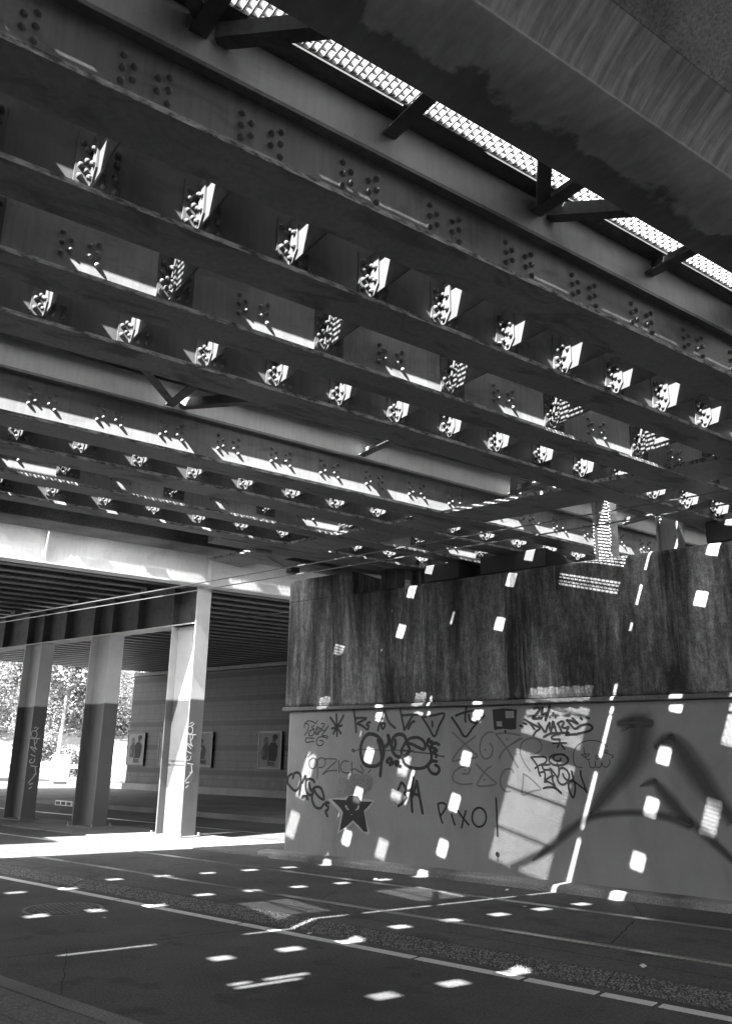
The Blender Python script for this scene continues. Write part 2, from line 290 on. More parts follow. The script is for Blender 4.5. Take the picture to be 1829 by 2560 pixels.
GRAF={'scribble_tag':[(0.15,[(9.006,1.81,0.011),(8.947,1.87,0.011),(8.921,1.956,0.011),(8.961,1.989,0.011),(9.006,1.979,0.011),(9.011,1.924,0.011),(8.992,2.0,0.011),(8.917,2.027,0.011),(8.825,2.009,0.011),(8.779,1.987,0.011),(8.743,2.03,0.011)]),(0.15,[(8.808,1.96,0.011),(8.852,1.934,0.011),(8.828,1.901,0.011),(8.887,1.88,0.011),(8.915,1.826,0.011),(8.876,1.805,0.011),(8.817,1.826,0.011),(8.804,1.879,0.011),(8.821,1.917,0.011),(8.795,1.858,0.011),(8.772,1.826,0.011)]),(0.15,[(8.761,1.917,0.011),(8.773,1.869,0.011),(8.742,1.826,0.011),(8.699,1.868,0.011),(8.708,1.916,0.011),(8.746,1.933,0.011),(8.726,1.82,0.011)]),(0.15,[(8.693,1.922,0.011),(8.655,1.9,0.011),(8.698,1.857,0.011),(8.734,1.825,0.011)]),(0.15,[(8.659,1.985,0.011),(8.599,1.974,0.011),(8.648,1.9,0.011),(8.596,1.883,0.011),(8.517,1.952,0.011),(8.595,1.867,0.011),(8.645,1.814,0.011),(8.548,1.804,0.011),(8.533,1.772,0.011),(8.621,1.793,0.011)]),(0.15,[(8.799,1.772,0.011),(8.958,1.773,0.011),(8.955,1.713,0.011),(8.797,1.73,0.011)]),(0.15,[(8.621,1.793,0.011),(8.71,1.783,0.011),(8.752,1.73,0.011),(8.728,1.676,0.011),(8.661,1.666,0.011),(8.61,1.698,0.011),(8.627,1.735,0.011),(8.686,1.74,0.011)])],'black_glyph_row':[(0.6,[(8.493,2.074,0.026),(8.424,2.004,0.025),(8.357,1.929,0.025),(8.268,1.834,0.025)]),(0.6,[(8.37,2.12,0.026),(8.357,1.95,0.025),(8.348,1.798,0.025)]),(0.6,[(8.226,2.101,0.025),(8.294,2.002,0.025),(8.357,1.929,0.025),(8.425,1.829,0.025)]),(0.6,[(8.457,1.909,0.025),(8.357,1.929,0.025),(8.25,1.954,0.025)]),(0.6,[(8.041,2.166,0.025),(8.013,2.061,0.025),(7.996,1.957,0.025),(7.98,1.853,0.025)]),(0.6,[(8.006,2.05,0.025),(7.901,2.054,0.025),(7.798,2.047,0.025),(7.887,2.007,0.025),(7.962,1.977,0.025),(7.872,1.945,0.025),(7.775,1.893,0.025),(7.755,1.944,0.025),(7.79,1.954,0.025),(7.763,1.985,0.025),(7.722,1.989,0.025)]),(0.6,[(7.47,2.164,0.024),(7.522,2.032,0.024),(7.554,1.962,0.024),(7.586,1.871,0.024)]),(0.6,[(7.47,2.164,0.024),(7.416,2.031,0.024),(7.357,1.96,0.024),(7.272,1.904,0.024)]),(0.6,[(7.521,1.972,0.024),(7.514,1.911,0.024),(7.481,1.906,0.024),(7.455,1.961,0.024),(7.515,1.982,0.024)]),(0.6,[(7.196,2.178,0.024),(7.157,2.027,0.024),(7.118,1.878,0.024)]),(0.6,[(7.157,2.077,0.024),(7.068,2.08,0.024),(6.967,2.083,0.024),(6.892,2.077,0.024)]),(0.6,[(6.967,2.083,0.024),(7.055,1.966,0.024),(7.118,1.878,0.024)]),(0.6,[(7.055,1.887,0.024),(7.017,1.956,0.024),(6.967,1.994,0.024),(6.942,1.984,0.024)]),(0.6,[(6.816,2.046,0.023),(6.632,2.067,0.023),(6.452,2.083,0.023),(6.537,1.931,0.023),(6.617,1.792,0.023),(6.718,1.923,0.023),(6.816,2.046,0.023)]),(0.6,[(6.651,1.99,0.023),(6.646,1.917,0.023)]),(0.6,[(6.335,2.038,0.023),(6.232,1.909,0.023),(6.126,1.786,0.022),(5.993,1.916,0.022),(5.828,2.053,0.022)]),(0.6,[(6.276,2.056,0.023),(6.148,2.092,0.023),(5.988,2.121,0.023)]),(0.6,[(6.101,2.171,0.023),(6.12,2.068,0.023),(6.119,1.973,0.023)]),(0.6,[(6.069,2.067,0.023),(6.048,1.991,0.022),(5.981,1.962,0.022),(5.935,1.999,0.022)]),(0.6,[(5.53,1.861,0.022),(5.529,1.839,0.022)])],'checker_block':[(0.4,[(5.656,2.105,0.083),(5.659,2.004,0.082)]),(0.4,[(5.569,2.103,0.082),(5.573,1.993,0.082)]),(0.4,[(5.51,1.965,0.082),(5.404,1.964,0.081)]),(0.4,[(5.512,1.902,0.081),(5.407,1.901,0.081)]),(0.6,[(5.688,2.12,0.037),(5.367,2.113,0.036),(5.376,1.874,0.036),(5.685,1.876,0.036),(5.694,2.115,0.037)]),(0.6,[(5.527,2.102,0.037),(5.535,1.879,0.036)])],'big_outline_tag':[(0.15,[(7.652,1.821,0.034),(7.76,1.826,0.035),(7.854,1.75,0.035),(7.898,1.608,0.034),(7.861,1.467,0.034),(7.779,1.398,0.034),(7.658,1.39,0.034),(7.553,1.421,0.034),(7.489,1.511,0.034),(7.477,1.61,0.034),(7.518,1.73,0.034),(7.598,1.8,0.034),(7.693,1.829,0.034)]),(0.15,[(7.538,1.259,0.033),(7.52,1.392,0.033),(7.515,1.531,0.034),(7.543,1.65,0.034),(7.584,1.75,0.034),(7.531,1.69,0.034),(7.478,1.66,0.034),(7.425,1.67,0.034),(7.387,1.73,0.034),(7.407,1.82,0.034),(7.374,1.75,0.034),(7.347,1.671,0.034),(7.296,1.631,0.033),(7.27,1.691,0.034),(7.277,1.75,0.034)]),(0.15,[(7.092,1.75,0.033),(7.118,1.799,0.033),(7.207,1.824,0.034),(7.297,1.789,0.034),(7.335,1.7,0.034),(7.321,1.602,0.033),(7.256,1.534,0.033),(7.167,1.525,0.033),(7.079,1.555,0.033),(7.029,1.613,0.033),(7.054,1.672,0.033),(7.092,1.711,0.033)]),(0.15,[(7.179,1.394,0.033),(7.243,1.417,0.033),(7.268,1.416,0.033),(7.218,1.446,0.033),(7.269,1.455,0.033),(7.371,1.415,0.033),(7.333,1.474,0.033),(7.372,1.503,0.033),(7.417,1.463,0.033),(7.397,1.444,0.033)]),(0.15,[(7.065,1.711,0.029),(7.115,1.691,0.029),(7.166,1.603,0.029),(7.153,1.515,0.029),(7.115,1.438,0.029),(7.027,1.392,0.029),(6.904,1.375,0.029),(6.782,1.391,0.028),(6.697,1.454,0.028),(6.667,1.521,0.028),(6.684,1.616,0.029),(6.732,1.692,0.029),(6.719,1.749,0.029),(6.695,1.759,0.029)]),(0.15,[(7.115,1.701,0.029),(7.028,1.764,0.029),(6.903,1.779,0.029),(6.805,1.74,0.029),(6.768,1.673,0.029),(6.793,1.624,0.029),(6.891,1.653,0.029),(6.99,1.691,0.029),(7.09,1.711,0.029)]),(0.15,[(6.683,1.711,0.029),(6.647,1.721,0.029),(6.72,1.73,0.029)]),(0.15,[(6.54,1.683,0.028),(6.587,1.706,0.029),(6.647,1.692,0.029),(6.672,1.654,0.029),(6.612,1.635,0.028),(6.577,1.607,0.028),(6.636,1.597,0.028),(6.589,1.559,0.028),(6.595,1.526,0.028)]),(0.15,[(6.578,1.47,0.028),(6.649,1.474,0.028),(6.709,1.435,0.028),(6.716,1.378,0.028),(6.662,1.323,0.028),(6.591,1.311,0.028),(6.544,1.354,0.028),(6.555,1.4,0.028),(6.608,1.427,0.028)])],'faint_line':[(0.6,[(8.001,1.597,0.01),(7.905,1.616,0.01),(7.662,1.614,0.01),(7.399,1.606,0.01),(7.142,1.613,0.01),(6.967,1.609,0.01)]),(0.6,[(7.191,1.603,0.014),(7.002,1.594,0.014),(6.793,1.577,0.013),(6.637,1.564,0.013),(6.53,1.541,0.013),(6.459,1.535,0.013)]),(0.3,[(8.032,1.607,0.041),(8.031,1.593,0.041)])],'left_outline_tag':[(0.15,[(9.211,1.191,0.028),(9.184,1.256,0.028),(9.124,1.273,0.028),(9.061,1.248,0.027),(9.042,1.175,0.027),(9.068,1.079,0.027),(9.125,1.02,0.027),(9.187,1.023,0.027),(9.251,1.063,0.027),(9.316,1.125,0.028),(9.306,1.21,0.028),(9.23,1.255,0.028)]),(0.15,[(9.069,0.954,0.027),(9.05,1.038,0.027),(9.039,1.122,0.027),(9.01,1.134,0.027),(8.954,1.23,0.027),(8.937,1.178,0.027),(8.862,1.19,0.027),(8.787,1.171,0.027),(8.771,1.141,0.027)]),(0.15,[(8.937,1.178,0.027),(8.939,1.073,0.027),(8.913,1.001,0.027),(8.852,0.962,0.027),(8.779,0.985,0.027)]),(0.15,[(8.875,1.138,0.027),(8.857,1.076,0.027),(8.825,1.025,0.027)]),(0.15,[(8.824,1.014,0.027),(8.768,1.068,0.027),(8.68,1.081,0.027),(8.621,1.052,0.027),(8.581,0.972,0.026),(8.572,0.911,0.026),(8.66,0.938,0.027),(8.735,0.997,0.027),(8.766,1.037,0.027),(8.806,0.933,0.027),(8.772,0.842,0.027),(8.712,0.793,0.026),(8.624,0.792,0.026),(8.569,0.85,0.026)]),(0.15,[(8.469,0.865,0.026),(8.527,0.873,0.026),(8.533,0.842,0.026),(8.482,0.814,0.026),(8.494,0.773,0.026),(8.529,0.751,0.026),(8.491,0.683,0.026)]),(0.15,[(8.999,0.915,0.027),(8.985,0.941,0.027),(8.91,0.939,0.027),(8.89,0.898,0.027)])],'thin_word':[(0.3,[(8.918,1.564,0.012),(8.967,1.489,0.012)]),(0.3,[(8.832,1.564,0.012),(8.915,1.5,0.012)]),(0.3,[(8.816,1.485,0.012),(8.875,1.453,0.012),(8.887,1.4,0.012),(8.855,1.348,0.012),(8.795,1.338,0.012),(8.744,1.371,0.012),(8.732,1.434,0.012),(8.771,1.48,0.012),(8.831,1.49,0.012)]),(0.3,[(8.719,1.476,0.012),(8.713,1.34,0.011),(8.71,1.194,0.011)]),(0.3,[(8.719,1.465,0.012),(8.639,1.493,0.012),(8.572,1.467,0.011),(8.562,1.415,0.011),(8.604,1.363,0.011),(8.684,1.356,0.011)]),(0.3,[(8.58,1.478,0.011),(8.341,1.47,0.011),(8.488,1.354,0.011),(8.612,1.257,0.011),(8.5,1.308,0.011),(8.329,1.322,0.011)]),(0.3,[(8.302,1.461,0.011),(8.286,1.287,0.011)]),(0.3,[(8.115,1.448,0.011),(8.206,1.452,0.011),(8.261,1.389,0.011),(8.244,1.318,0.011),(8.173,1.289,0.011),(8.09,1.296,0.011)]),(0.3,[(8.052,1.444,0.011),(8.051,1.282,0.011)]),(0.3,[(8.07,1.332,0.011),(7.995,1.349,0.011),(7.926,1.32,0.011),(7.844,1.297,0.011)]),(0.3,[(7.887,1.401,0.011),(7.831,1.317,0.011)]),(0.3,[(7.704,1.339,0.011),(7.75,1.299,0.011)])],'short_tag':[(0.15,[(7.228,1.094,0.025),(7.203,1.119,0.025),(7.166,1.187,0.025),(7.103,1.132,0.025),(7.084,1.075,0.025),(7.115,1.055,0.025),(7.084,1.0,0.025),(7.14,0.932,0.025),(7.221,0.881,0.025)]),(0.3,[(6.959,1.264,0.028),(6.984,1.164,0.028),(7.002,1.06,0.028),(6.996,0.928,0.028),(6.984,0.817,0.028)]),(0.3,[(6.91,1.218,0.028),(6.941,1.118,0.028),(6.984,1.013,0.028)]),(0.3,[(6.91,1.218,0.028),(6.88,1.073,0.028),(6.844,0.935,0.028),(6.815,0.807,0.028)]),(0.3,[(7.064,1.086,0.028),(6.99,1.102,0.028)]),(0.3,[(6.953,1.052,0.028),(6.892,1.035,0.028)])],'round_word':[(0.3,[(6.572,0.937,0.018),(6.555,0.856,0.018),(6.527,0.767,0.018),(6.502,0.705,0.018)]),(0.3,[(6.572,0.937,0.018),(6.513,0.954,0.018),(6.444,0.934,0.018),(6.451,0.888,0.018),(6.503,0.822,0.018),(6.538,0.789,0.018)]),(0.3,[(6.36,0.825,0.018),(6.338,0.759,0.018),(6.309,0.694,0.018)]),(0.3,[(6.263,0.87,0.018),(6.186,0.785,0.018),(6.099,0.706,0.018)]),(0.3,[(6.138,0.876,0.018),(6.175,0.777,0.018),(6.211,0.664,0.018)]),(0.3,[(5.941,0.921,0.018),(5.899,0.913,0.018),(5.866,0.887,0.018),(5.846,0.847,0.017),(5.842,0.8,0.017),(5.857,0.755,0.017),(5.886,0.718,0.017),(5.926,0.697,0.017),(5.968,0.694,0.017),(6.007,0.711,0.017),(6.035,0.745,0.018),(6.048,0.789,0.018),(6.042,0.837,0.018),(6.019,0.879,0.018),(5.983,0.909,0.018),(5.941,0.921,0.018)]),(0.3,[(5.693,1.045,0.017),(5.69,0.915,0.017),(5.687,0.777,0.017),(5.685,0.652,0.017),(5.684,0.597,0.017)]),(0.3,[(5.691,0.402,0.039),(5.692,0.377,0.039)]),(0.3,[(5.69,0.377,0.007),(5.691,0.309,0.007)])],'grey_symbols':[(0.3,[(6.326,1.843,0.015),(6.235,1.768,0.015),(6.134,1.693,0.015),(6.045,1.62,0.015),(5.952,1.538,0.015),(6.138,1.513,0.015),(6.332,1.478,0.015),(6.297,1.544,0.015),(6.226,1.619,0.015),(6.134,1.693,0.015),(6.053,1.744,0.015),(5.968,1.795,0.015)]),(0.3,[(5.708,1.835,0.015),(5.784,1.84,0.015),(5.874,1.776,0.015),(5.91,1.675,0.015),(5.902,1.575,0.015),(5.838,1.512,0.014),(5.761,1.54,0.014),(5.726,1.604,0.014),(5.725,1.658,0.014),(5.761,1.703,0.015)]),(0.3,[(5.676,1.821,0.015),(5.515,1.83,0.014),(5.323,1.802,0.014)]),(0.3,[(5.676,1.821,0.015),(5.593,1.731,0.014),(5.522,1.65,0.014),(5.452,1.544,0.014),(5.369,1.418,0.014)]),(0.3,[(5.324,1.766,0.014),(5.435,1.704,0.014),(5.522,1.65,0.014),(5.587,1.596,0.014),(5.638,1.515,0.014)]),(0.3,[(6.033,1.206,0.014),(6.178,1.193,0.014),(6.28,1.213,0.015),(6.336,1.266,0.015),(6.3,1.35,0.015),(6.208,1.402,0.015),(6.117,1.413,0.015),(6.073,1.382,0.015),(6.097,1.327,0.015),(6.181,1.325,0.015)]),(0.3,[(5.977,1.447,0.015),(5.853,1.35,0.014),(5.769,1.281,0.014),(5.685,1.217,0.014),(5.815,1.186,0.014),(5.961,1.186,0.014),(5.921,1.268,0.014),(5.853,1.35,0.014),(5.803,1.396,0.014),(5.748,1.424,0.014)]),(0.3,[(5.433,1.355,0.014),(5.458,1.394,0.014),(5.531,1.393,0.014),(5.596,1.338,0.014),(5.625,1.258,0.014),(5.612,1.18,0.014),(5.551,1.129,0.014),(5.483,1.132,0.014)]),(0.3,[(5.292,1.764,0.012),(5.44,1.697,0.012)]),(0.3,[(5.199,1.377,0.012),(5.275,1.468,0.012),(5.328,1.582,0.012),(5.319,1.681,0.012),(5.254,1.747,0.012),(5.148,1.768,0.012),(5.065,1.739,0.012),(5.03,1.682,0.012),(5.051,1.625,0.012),(5.119,1.584,0.012),(5.19,1.579,0.012)]),(0.3,[(5.295,1.346,0.012),(5.216,1.3,0.012),(5.135,1.238,0.012),(5.069,1.169,0.012),(5.176,1.149,0.012),(5.32,1.096,0.012),(5.31,1.217,0.012),(5.295,1.346,0.012)]),(0.3,[(5.834,1.626,0.02),(5.835,1.621,0.02)]),(0.3,[(5.509,1.755,0.02),(5.509,1.75,0.02)]),(0.3,[(6.144,1.369,0.02),(6.144,1.365,0.02)]),(0.3,[(5.854,1.261,0.02),(5.854,1.256,0.02)])],'marker_name':[(0.15,[(5.253,1.992,0.02),(5.169,1.945,0.02),(5.048,1.886,0.02),(5.102,1.846,0.02),(5.142,1.796,0.02)]),(0.15,[(5.187,1.954,0.02),(5.151,1.912,0.02),(5.12,1.87,0.02)]),(0.15,[(5.069,1.948,0.02),(5.029,1.902,0.02),(4.976,1.837,0.02),(4.945,1.902,0.02),(4.91,1.95,0.02),(4.917,1.893,0.02),(4.893,1.836,0.019)]),(0.15,[(4.867,1.966,0.02),(4.885,1.893,0.02),(4.902,1.836,0.019)]),(0.15,[(4.858,1.962,0.02),(4.844,1.892,0.019),(4.828,1.844,0.019)]),(0.15,[(4.885,1.893,0.02),(4.834,1.896,0.019)]),(0.15,[(4.804,1.941,0.019),(4.78,1.892,0.019),(4.755,1.835,0.019)]),(0.15,[(4.814,1.933,0.019),(4.748,1.964,0.019),(4.723,1.94,0.019),(4.752,1.9,0.019),(4.708,1.883,0.019),(4.662,1.899,0.019),(4.692,1.843,0.019)]),(0.15,[(5.002,1.78,0.02),(4.903,1.82,0.019),(4.774,1.827,0.019),(4.657,1.827,0.019),(4.712,1.803,0.019),(4.577,1.814,0.019)]),(0.15,[(4.684,1.976,0.019),(4.613,1.963,0.019),(4.54,1.93,0.019),(4.611,2.003,0.019)]),(0.15,[(4.684,1.976,0.019),(4.642,1.931,0.019),(4.583,1.874,0.019),(4.501,1.913,0.019),(4.412,1.924,0.019),(4.358,1.888,0.019),(4.4,1.849,0.019),(4.506,1.826,0.019),(4.578,1.81,0.019)]),(0.15,[(4.504,2.001,0.019),(4.483,1.981,0.019)]),(0.15,[(4.433,2.008,0.019),(4.391,1.99,0.019)]),(0.15,[(5.319,1.922,0.02),(5.281,1.907,0.02)]),(0.15,[(5.274,1.951,0.02),(5.227,1.938,0.02)]),(0.2,[(4.775,1.815,0.014),(4.848,1.803,0.015),(4.896,1.775,0.015),(4.869,1.755,0.015),(4.787,1.755,0.014)]),(0.2,[(4.881,1.705,0.014),(4.78,1.711,0.014),(4.699,1.711,0.014)]),(0.2,[(4.783,1.755,0.014),(4.799,1.699,0.014),(4.824,1.659,0.014)]),(0.2,[(4.78,1.715,0.014),(4.755,1.675,0.014),(4.726,1.635,0.014)])],'marker_number':[(0.5,[(5.123,2.119,0.025),(5.065,2.135,0.025),(5.047,2.101,0.025),(5.098,2.044,0.025),(5.137,2.003,0.025),(5.014,2.005,0.025)]),(0.5,[(4.999,2.133,0.025),(5.007,2.059,0.025),(4.927,2.065,0.025)]),(0.5,[(4.899,2.156,0.025),(4.927,2.074,0.025),(4.969,1.976,0.025)]),(0.2,[(4.859,2.064,0.018),(4.859,2.056,0.018)]),(0.2,[(4.905,2.014,0.018),(4.904,2.011,0.018)]),(0.2,[(4.833,2.011,0.018),(4.826,2.01,0.018)])],'looping_signature':[(0.12,[(5.187,1.541,0.016),(5.142,1.495,0.016),(5.098,1.431,0.016),(5.087,1.367,0.016),(5.066,1.32,0.016)]),(0.12,[(5.187,1.541,0.016),(5.083,1.548,0.016),(5.0,1.545,0.016),(4.973,1.513,0.016),(5.003,1.473,0.016),(5.078,1.447,0.016),(5.136,1.41,0.016)]),(0.12,[(5.041,1.452,0.016),(4.995,1.453,0.016),(4.935,1.458,0.016)]),(0.12,[(5.041,1.448,0.016),(5.016,1.4,0.016),(4.943,1.398,0.016)]),(0.12,[(5.016,1.4,0.016),(5.001,1.329,0.016),(5.008,1.277,0.016),(4.928,1.323,0.016),(4.887,1.332,0.016)]),(0.12,[(5.083,1.359,0.016),(5.017,1.377,0.016)]),(0.12,[(4.932,1.418,0.016),(4.917,1.363,0.016),(4.902,1.308,0.016)]),(0.12,[(4.932,1.418,0.016),(4.889,1.371,0.016),(4.838,1.317,0.016),(4.817,1.373,0.016),(4.822,1.436,0.016),(4.838,1.475,0.016)]),(0.12,[(5.018,1.257,0.016),(4.959,1.259,0.016),(4.879,1.214,0.016),(4.904,1.268,0.016),(4.91,1.323,0.016)]),(0.12,[(5.036,1.182,0.016),(4.962,1.2,0.016),(4.881,1.191,0.016),(4.794,1.131,0.016),(4.854,1.184,0.016),(4.897,1.222,0.016)]),(0.12,[(4.922,1.546,0.016),(4.887,1.566,0.016),(4.84,1.577,0.016),(4.788,1.578,0.016),(4.741,1.569,0.016),(4.707,1.551,0.016),(4.689,1.528,0.016),(4.692,1.502,0.016),(4.715,1.479,0.016),(4.754,1.461,0.016),(4.802,1.453,0.016),(4.853,1.454,0.016),(4.898,1.465,0.016),(4.929,1.485,0.016),(4.941,1.51,0.016),(4.932,1.536,0.016)]),(0.12,[(4.781,1.532,0.016),(4.801,1.504,0.016),(4.846,1.503,0.016),(4.881,1.522,0.016),(4.87,1.562,0.016),(4.806,1.579,0.016),(4.734,1.572,0.016),(4.692,1.517,0.016)]),(0.12,[(4.806,1.413,0.016),(4.76,1.425,0.016),(4.709,1.391,0.016),(4.685,1.329,0.016),(4.716,1.266,0.016),(4.771,1.233,0.016),(4.823,1.255,0.016),(4.847,1.317,0.016)]),(0.12,[(4.768,1.358,0.016),(4.749,1.312,0.016),(4.706,1.282,0.016),(4.654,1.268,0.016)]),(0.12,[(4.655,1.392,0.016),(4.642,1.322,0.016),(4.62,1.238,0.015),(4.621,1.161,0.015),(4.651,1.091,0.015),(4.679,1.128,0.015),(4.702,1.197,0.016),(4.694,1.259,0.016),(4.652,1.291,0.016)]),(0.12,[(4.644,1.283,0.016),(4.577,1.239,0.015),(4.51,1.195,0.015),(4.47,1.155,0.015)]),(0.12,[(4.537,1.395,0.016),(4.536,1.333,0.015),(4.507,1.249,0.015),(4.47,1.158,0.015)])],'skull_doodle':[(0.2,[(4.19,1.669,0.008),(4.254,1.716,0.008),(4.355,1.739,0.008),(4.459,1.731,0.008),(4.549,1.691,0.008),(4.607,1.62,0.008),(4.625,1.541,0.008),(4.615,1.471,0.008),(4.574,1.437,0.008),(4.517,1.435,0.008)]),(0.2,[(4.486,1.66,0.008),(4.471,1.551,0.008)]),(0.2,[(4.521,1.578,0.008),(4.417,1.587,0.008),(4.471,1.551,0.008),(4.521,1.578,0.008)]),(0.2,[(4.471,1.543,0.008),(4.446,1.524,0.008),(4.412,1.525,0.008)]),(0.2,[(4.43,1.505,0.008),(4.417,1.443,0.008),(4.384,1.432,0.008),(4.357,1.444,0.008),(4.349,1.506,0.008),(4.348,1.452,0.008),(4.315,1.434,0.008),(4.28,1.453,0.008),(4.273,1.492,0.008),(4.247,1.446,0.008),(4.205,1.447,0.008),(4.173,1.486,0.008),(4.174,1.531,0.008)]),(0.2,[(4.331,1.576,0.008),(4.291,1.541,0.008),(4.339,1.533,0.008),(4.331,1.576,0.008)]),(0.2,[(4.22,1.6,0.008),(4.222,1.623,0.008),(4.193,1.627,0.008),(4.19,1.608,0.008),(4.22,1.6,0.008),(4.17,1.585,0.008),(4.122,1.563,0.008),(4.148,1.543,0.008)])],'broad_spray_letter':[(0.75,[(3.835,1.954,0.331),(3.808,1.896,0.324),(3.816,1.803,0.311),(3.845,1.664,0.298),(3.904,1.536,0.269),(3.988,1.42,0.24),(4.11,1.291,0.189),(4.233,1.16,0.161),(4.358,1.018,0.115),(4.442,0.91,0.069)]),(0.75,[(4.045,1.928,0.071),(3.911,1.938,0.082),(3.774,1.936,0.082),(3.641,1.929,0.069)]),(0.75,[(3.626,1.665,0.068),(3.524,1.744,0.125),(3.427,1.778,0.102)]),(0.75,[(3.439,1.778,0.102),(3.375,1.699,0.19),(3.286,1.544,0.253),(3.178,1.371,0.238),(3.073,1.202,0.213),(2.967,1.069,0.157),(2.864,0.929,0.155)]),(0.75,[(3.835,1.242,0.023),(3.729,1.285,0.078),(3.656,1.309,0.067)]),(0.75,[(3.668,1.303,0.067),(3.594,1.206,0.132),(3.488,1.078,0.152),(3.384,0.964,0.129),(3.28,0.874,0.106),(3.158,0.776,0.105),(3.039,0.67,0.083),(2.905,0.538,0.071)]),(0.75,[(5.214,0.361,0.023),(5.056,0.467,0.07),(4.913,0.582,0.093),(4.759,0.696,0.104),(4.592,0.81,0.092),(4.431,0.894,0.08),(4.262,0.931,0.074),(4.047,0.953,0.067),(3.851,0.963,0.072),(3.662,0.95,0.082),(3.48,0.916,0.092),(3.315,0.861,0.101)])]}
STAR=[(8.414,0.918),(8.274,0.923),(8.142,0.921),(8.095,0.98),(8.013,0.988),(7.911,0.987),(7.869,0.915),(7.756,0.915),(7.661,0.921),(7.78,0.817),(7.813,0.796),(7.777,0.662),(7.742,0.524),(7.808,0.52),(7.909,0.597),(8.007,0.659),(8.125,0.574),(8.253,0.503),(8.223,0.638),(8.196,0.758),(8.256,0.814)]
HALO=[(8.493,0.919),(8.331,0.946),(8.163,0.953),(8.109,0.984),(8.013,0.998),(7.898,0.998),(7.85,0.96),(7.757,0.954),(7.627,0.935),(7.715,0.829),(7.793,0.772),(7.764,0.663),(7.702,0.513),(7.734,0.483),(7.841,0.518),(8.006,0.625),(8.124,0.54),(8.3,0.466),(8.262,0.576),(8.229,0.746),(8.326,0.801)]
PATCH=[(8.284,1.236),(8.172,1.234),(7.993,1.283),(7.911,1.27),(7.817,1.297),(7.709,1.27),(7.675,1.212),(7.694,1.142),(7.68,1.094),(7.772,1.051),(7.798,1.016),(7.878,0.989),(7.972,0.995),(8.109,0.97),(8.317,0.962),(8.293,1.094)]
EYES=[[(8.158,0.853),(8.126,0.85),(8.09,0.802),(8.083,0.783),(8.131,0.8),(8.153,0.829)],[(7.899,0.862),(7.922,0.854),(7.954,0.809),(7.974,0.788),(7.914,0.806),(7.898,0.831)],[(8.051,0.737),(8.023,0.739),(8.036,0.724)]]
PUPILS=[[(8.126,0.84),(8.11,0.826),(8.106,0.796),(8.12,0.806)],[(7.924,0.847),(7.936,0.833),(7.938,0.803),(7.923,0.815)]]
COLTEXT={1:[(0.3,[(10.222,2.052,0.019),(10.277,2.082,0.019)]),(0.3,[(10.268,2.017,0.019),(10.317,2.065,0.019)]),(0.3,[(10.226,2.012,0.019),(10.262,2.002,0.019),(10.288,1.973,0.019),(10.297,1.934,0.019),(10.286,1.898,0.019),(10.258,1.875,0.019),(10.222,1.874,0.019),(10.19,1.895,0.019),(10.172,1.93,0.019),(10.173,1.969,0.019),(10.193,1.999,0.019),(10.226,2.012,0.019)]),(0.3,[(10.157,1.866,0.019),(10.369,1.863,0.019)]),(0.3,[(10.305,1.861,0.019),(10.301,1.796,0.019),(10.262,1.768,0.019),(10.242,1.859,0.019)]),(0.3,[(10.251,1.768,0.019),(10.291,1.686,0.019),(10.32,1.659,0.019),(10.173,1.711,0.019),(10.288,1.613,0.019)]),(0.3,[(10.198,1.566,0.019),(10.297,1.531,0.019)]),(0.3,[(10.228,1.484,0.019),(10.19,1.448,0.019),(10.204,1.412,0.019),(10.276,1.421,0.019),(10.295,1.485,0.019)]),(0.3,[(10.216,1.358,0.019),(10.358,1.34,0.019)]),(0.3,[(10.317,1.331,0.019),(10.34,1.213,0.019),(10.299,1.195,0.019)]),(0.3,[(10.35,1.213,0.019),(10.201,1.044,0.019)]),(0.3,[(10.224,1.017,0.019),(10.295,1.034,0.019)]),(0.3,[(10.222,0.937,0.019),(10.281,0.972,0.019)])],3:[(0.3,[(10.254,2.02,0.023),(10.314,2.054,0.023)]),(0.3,[(10.307,1.979,0.023),(10.36,2.034,0.023)]),(0.3,[(10.261,1.973,0.023),(10.301,1.962,0.023),(10.332,1.928,0.023),(10.344,1.884,0.023),(10.333,1.842,0.023),(10.302,1.816,0.023),(10.262,1.815,0.023),(10.226,1.839,0.023),(10.203,1.879,0.023),(10.203,1.924,0.023),(10.224,1.959,0.023),(10.261,1.973,0.023)]),(0.3,[(10.189,1.806,0.023),(10.427,1.802,0.023)]),(0.3,[(10.356,1.8,0.023),(10.354,1.726,0.023),(10.311,1.693,0.023),(10.285,1.798,0.023)]),(0.3,[(10.299,1.693,0.023),(10.348,1.599,0.023),(10.381,1.568,0.023),(10.214,1.628,0.023),(10.348,1.514,0.023)]),(0.3,[(10.249,1.461,0.023),(10.361,1.42,0.023)]),(0.3,[(10.285,1.367,0.023),(10.244,1.325,0.023),(10.262,1.283,0.023),(10.342,1.294,0.023),(10.361,1.368,0.023)]),(0.3,[(10.277,1.221,0.023),(10.438,1.201,0.023)]),(0.3,[(10.392,1.19,0.023),(10.423,1.055,0.023),(10.378,1.034,0.023)]),(0.3,[(10.434,1.054,0.023),(10.274,0.859,0.023)]),(0.3,[(10.302,0.828,0.023),(10.381,0.848,0.023)]),(0.3,[(10.303,0.736,0.023),(10.367,0.776,0.023)])]}

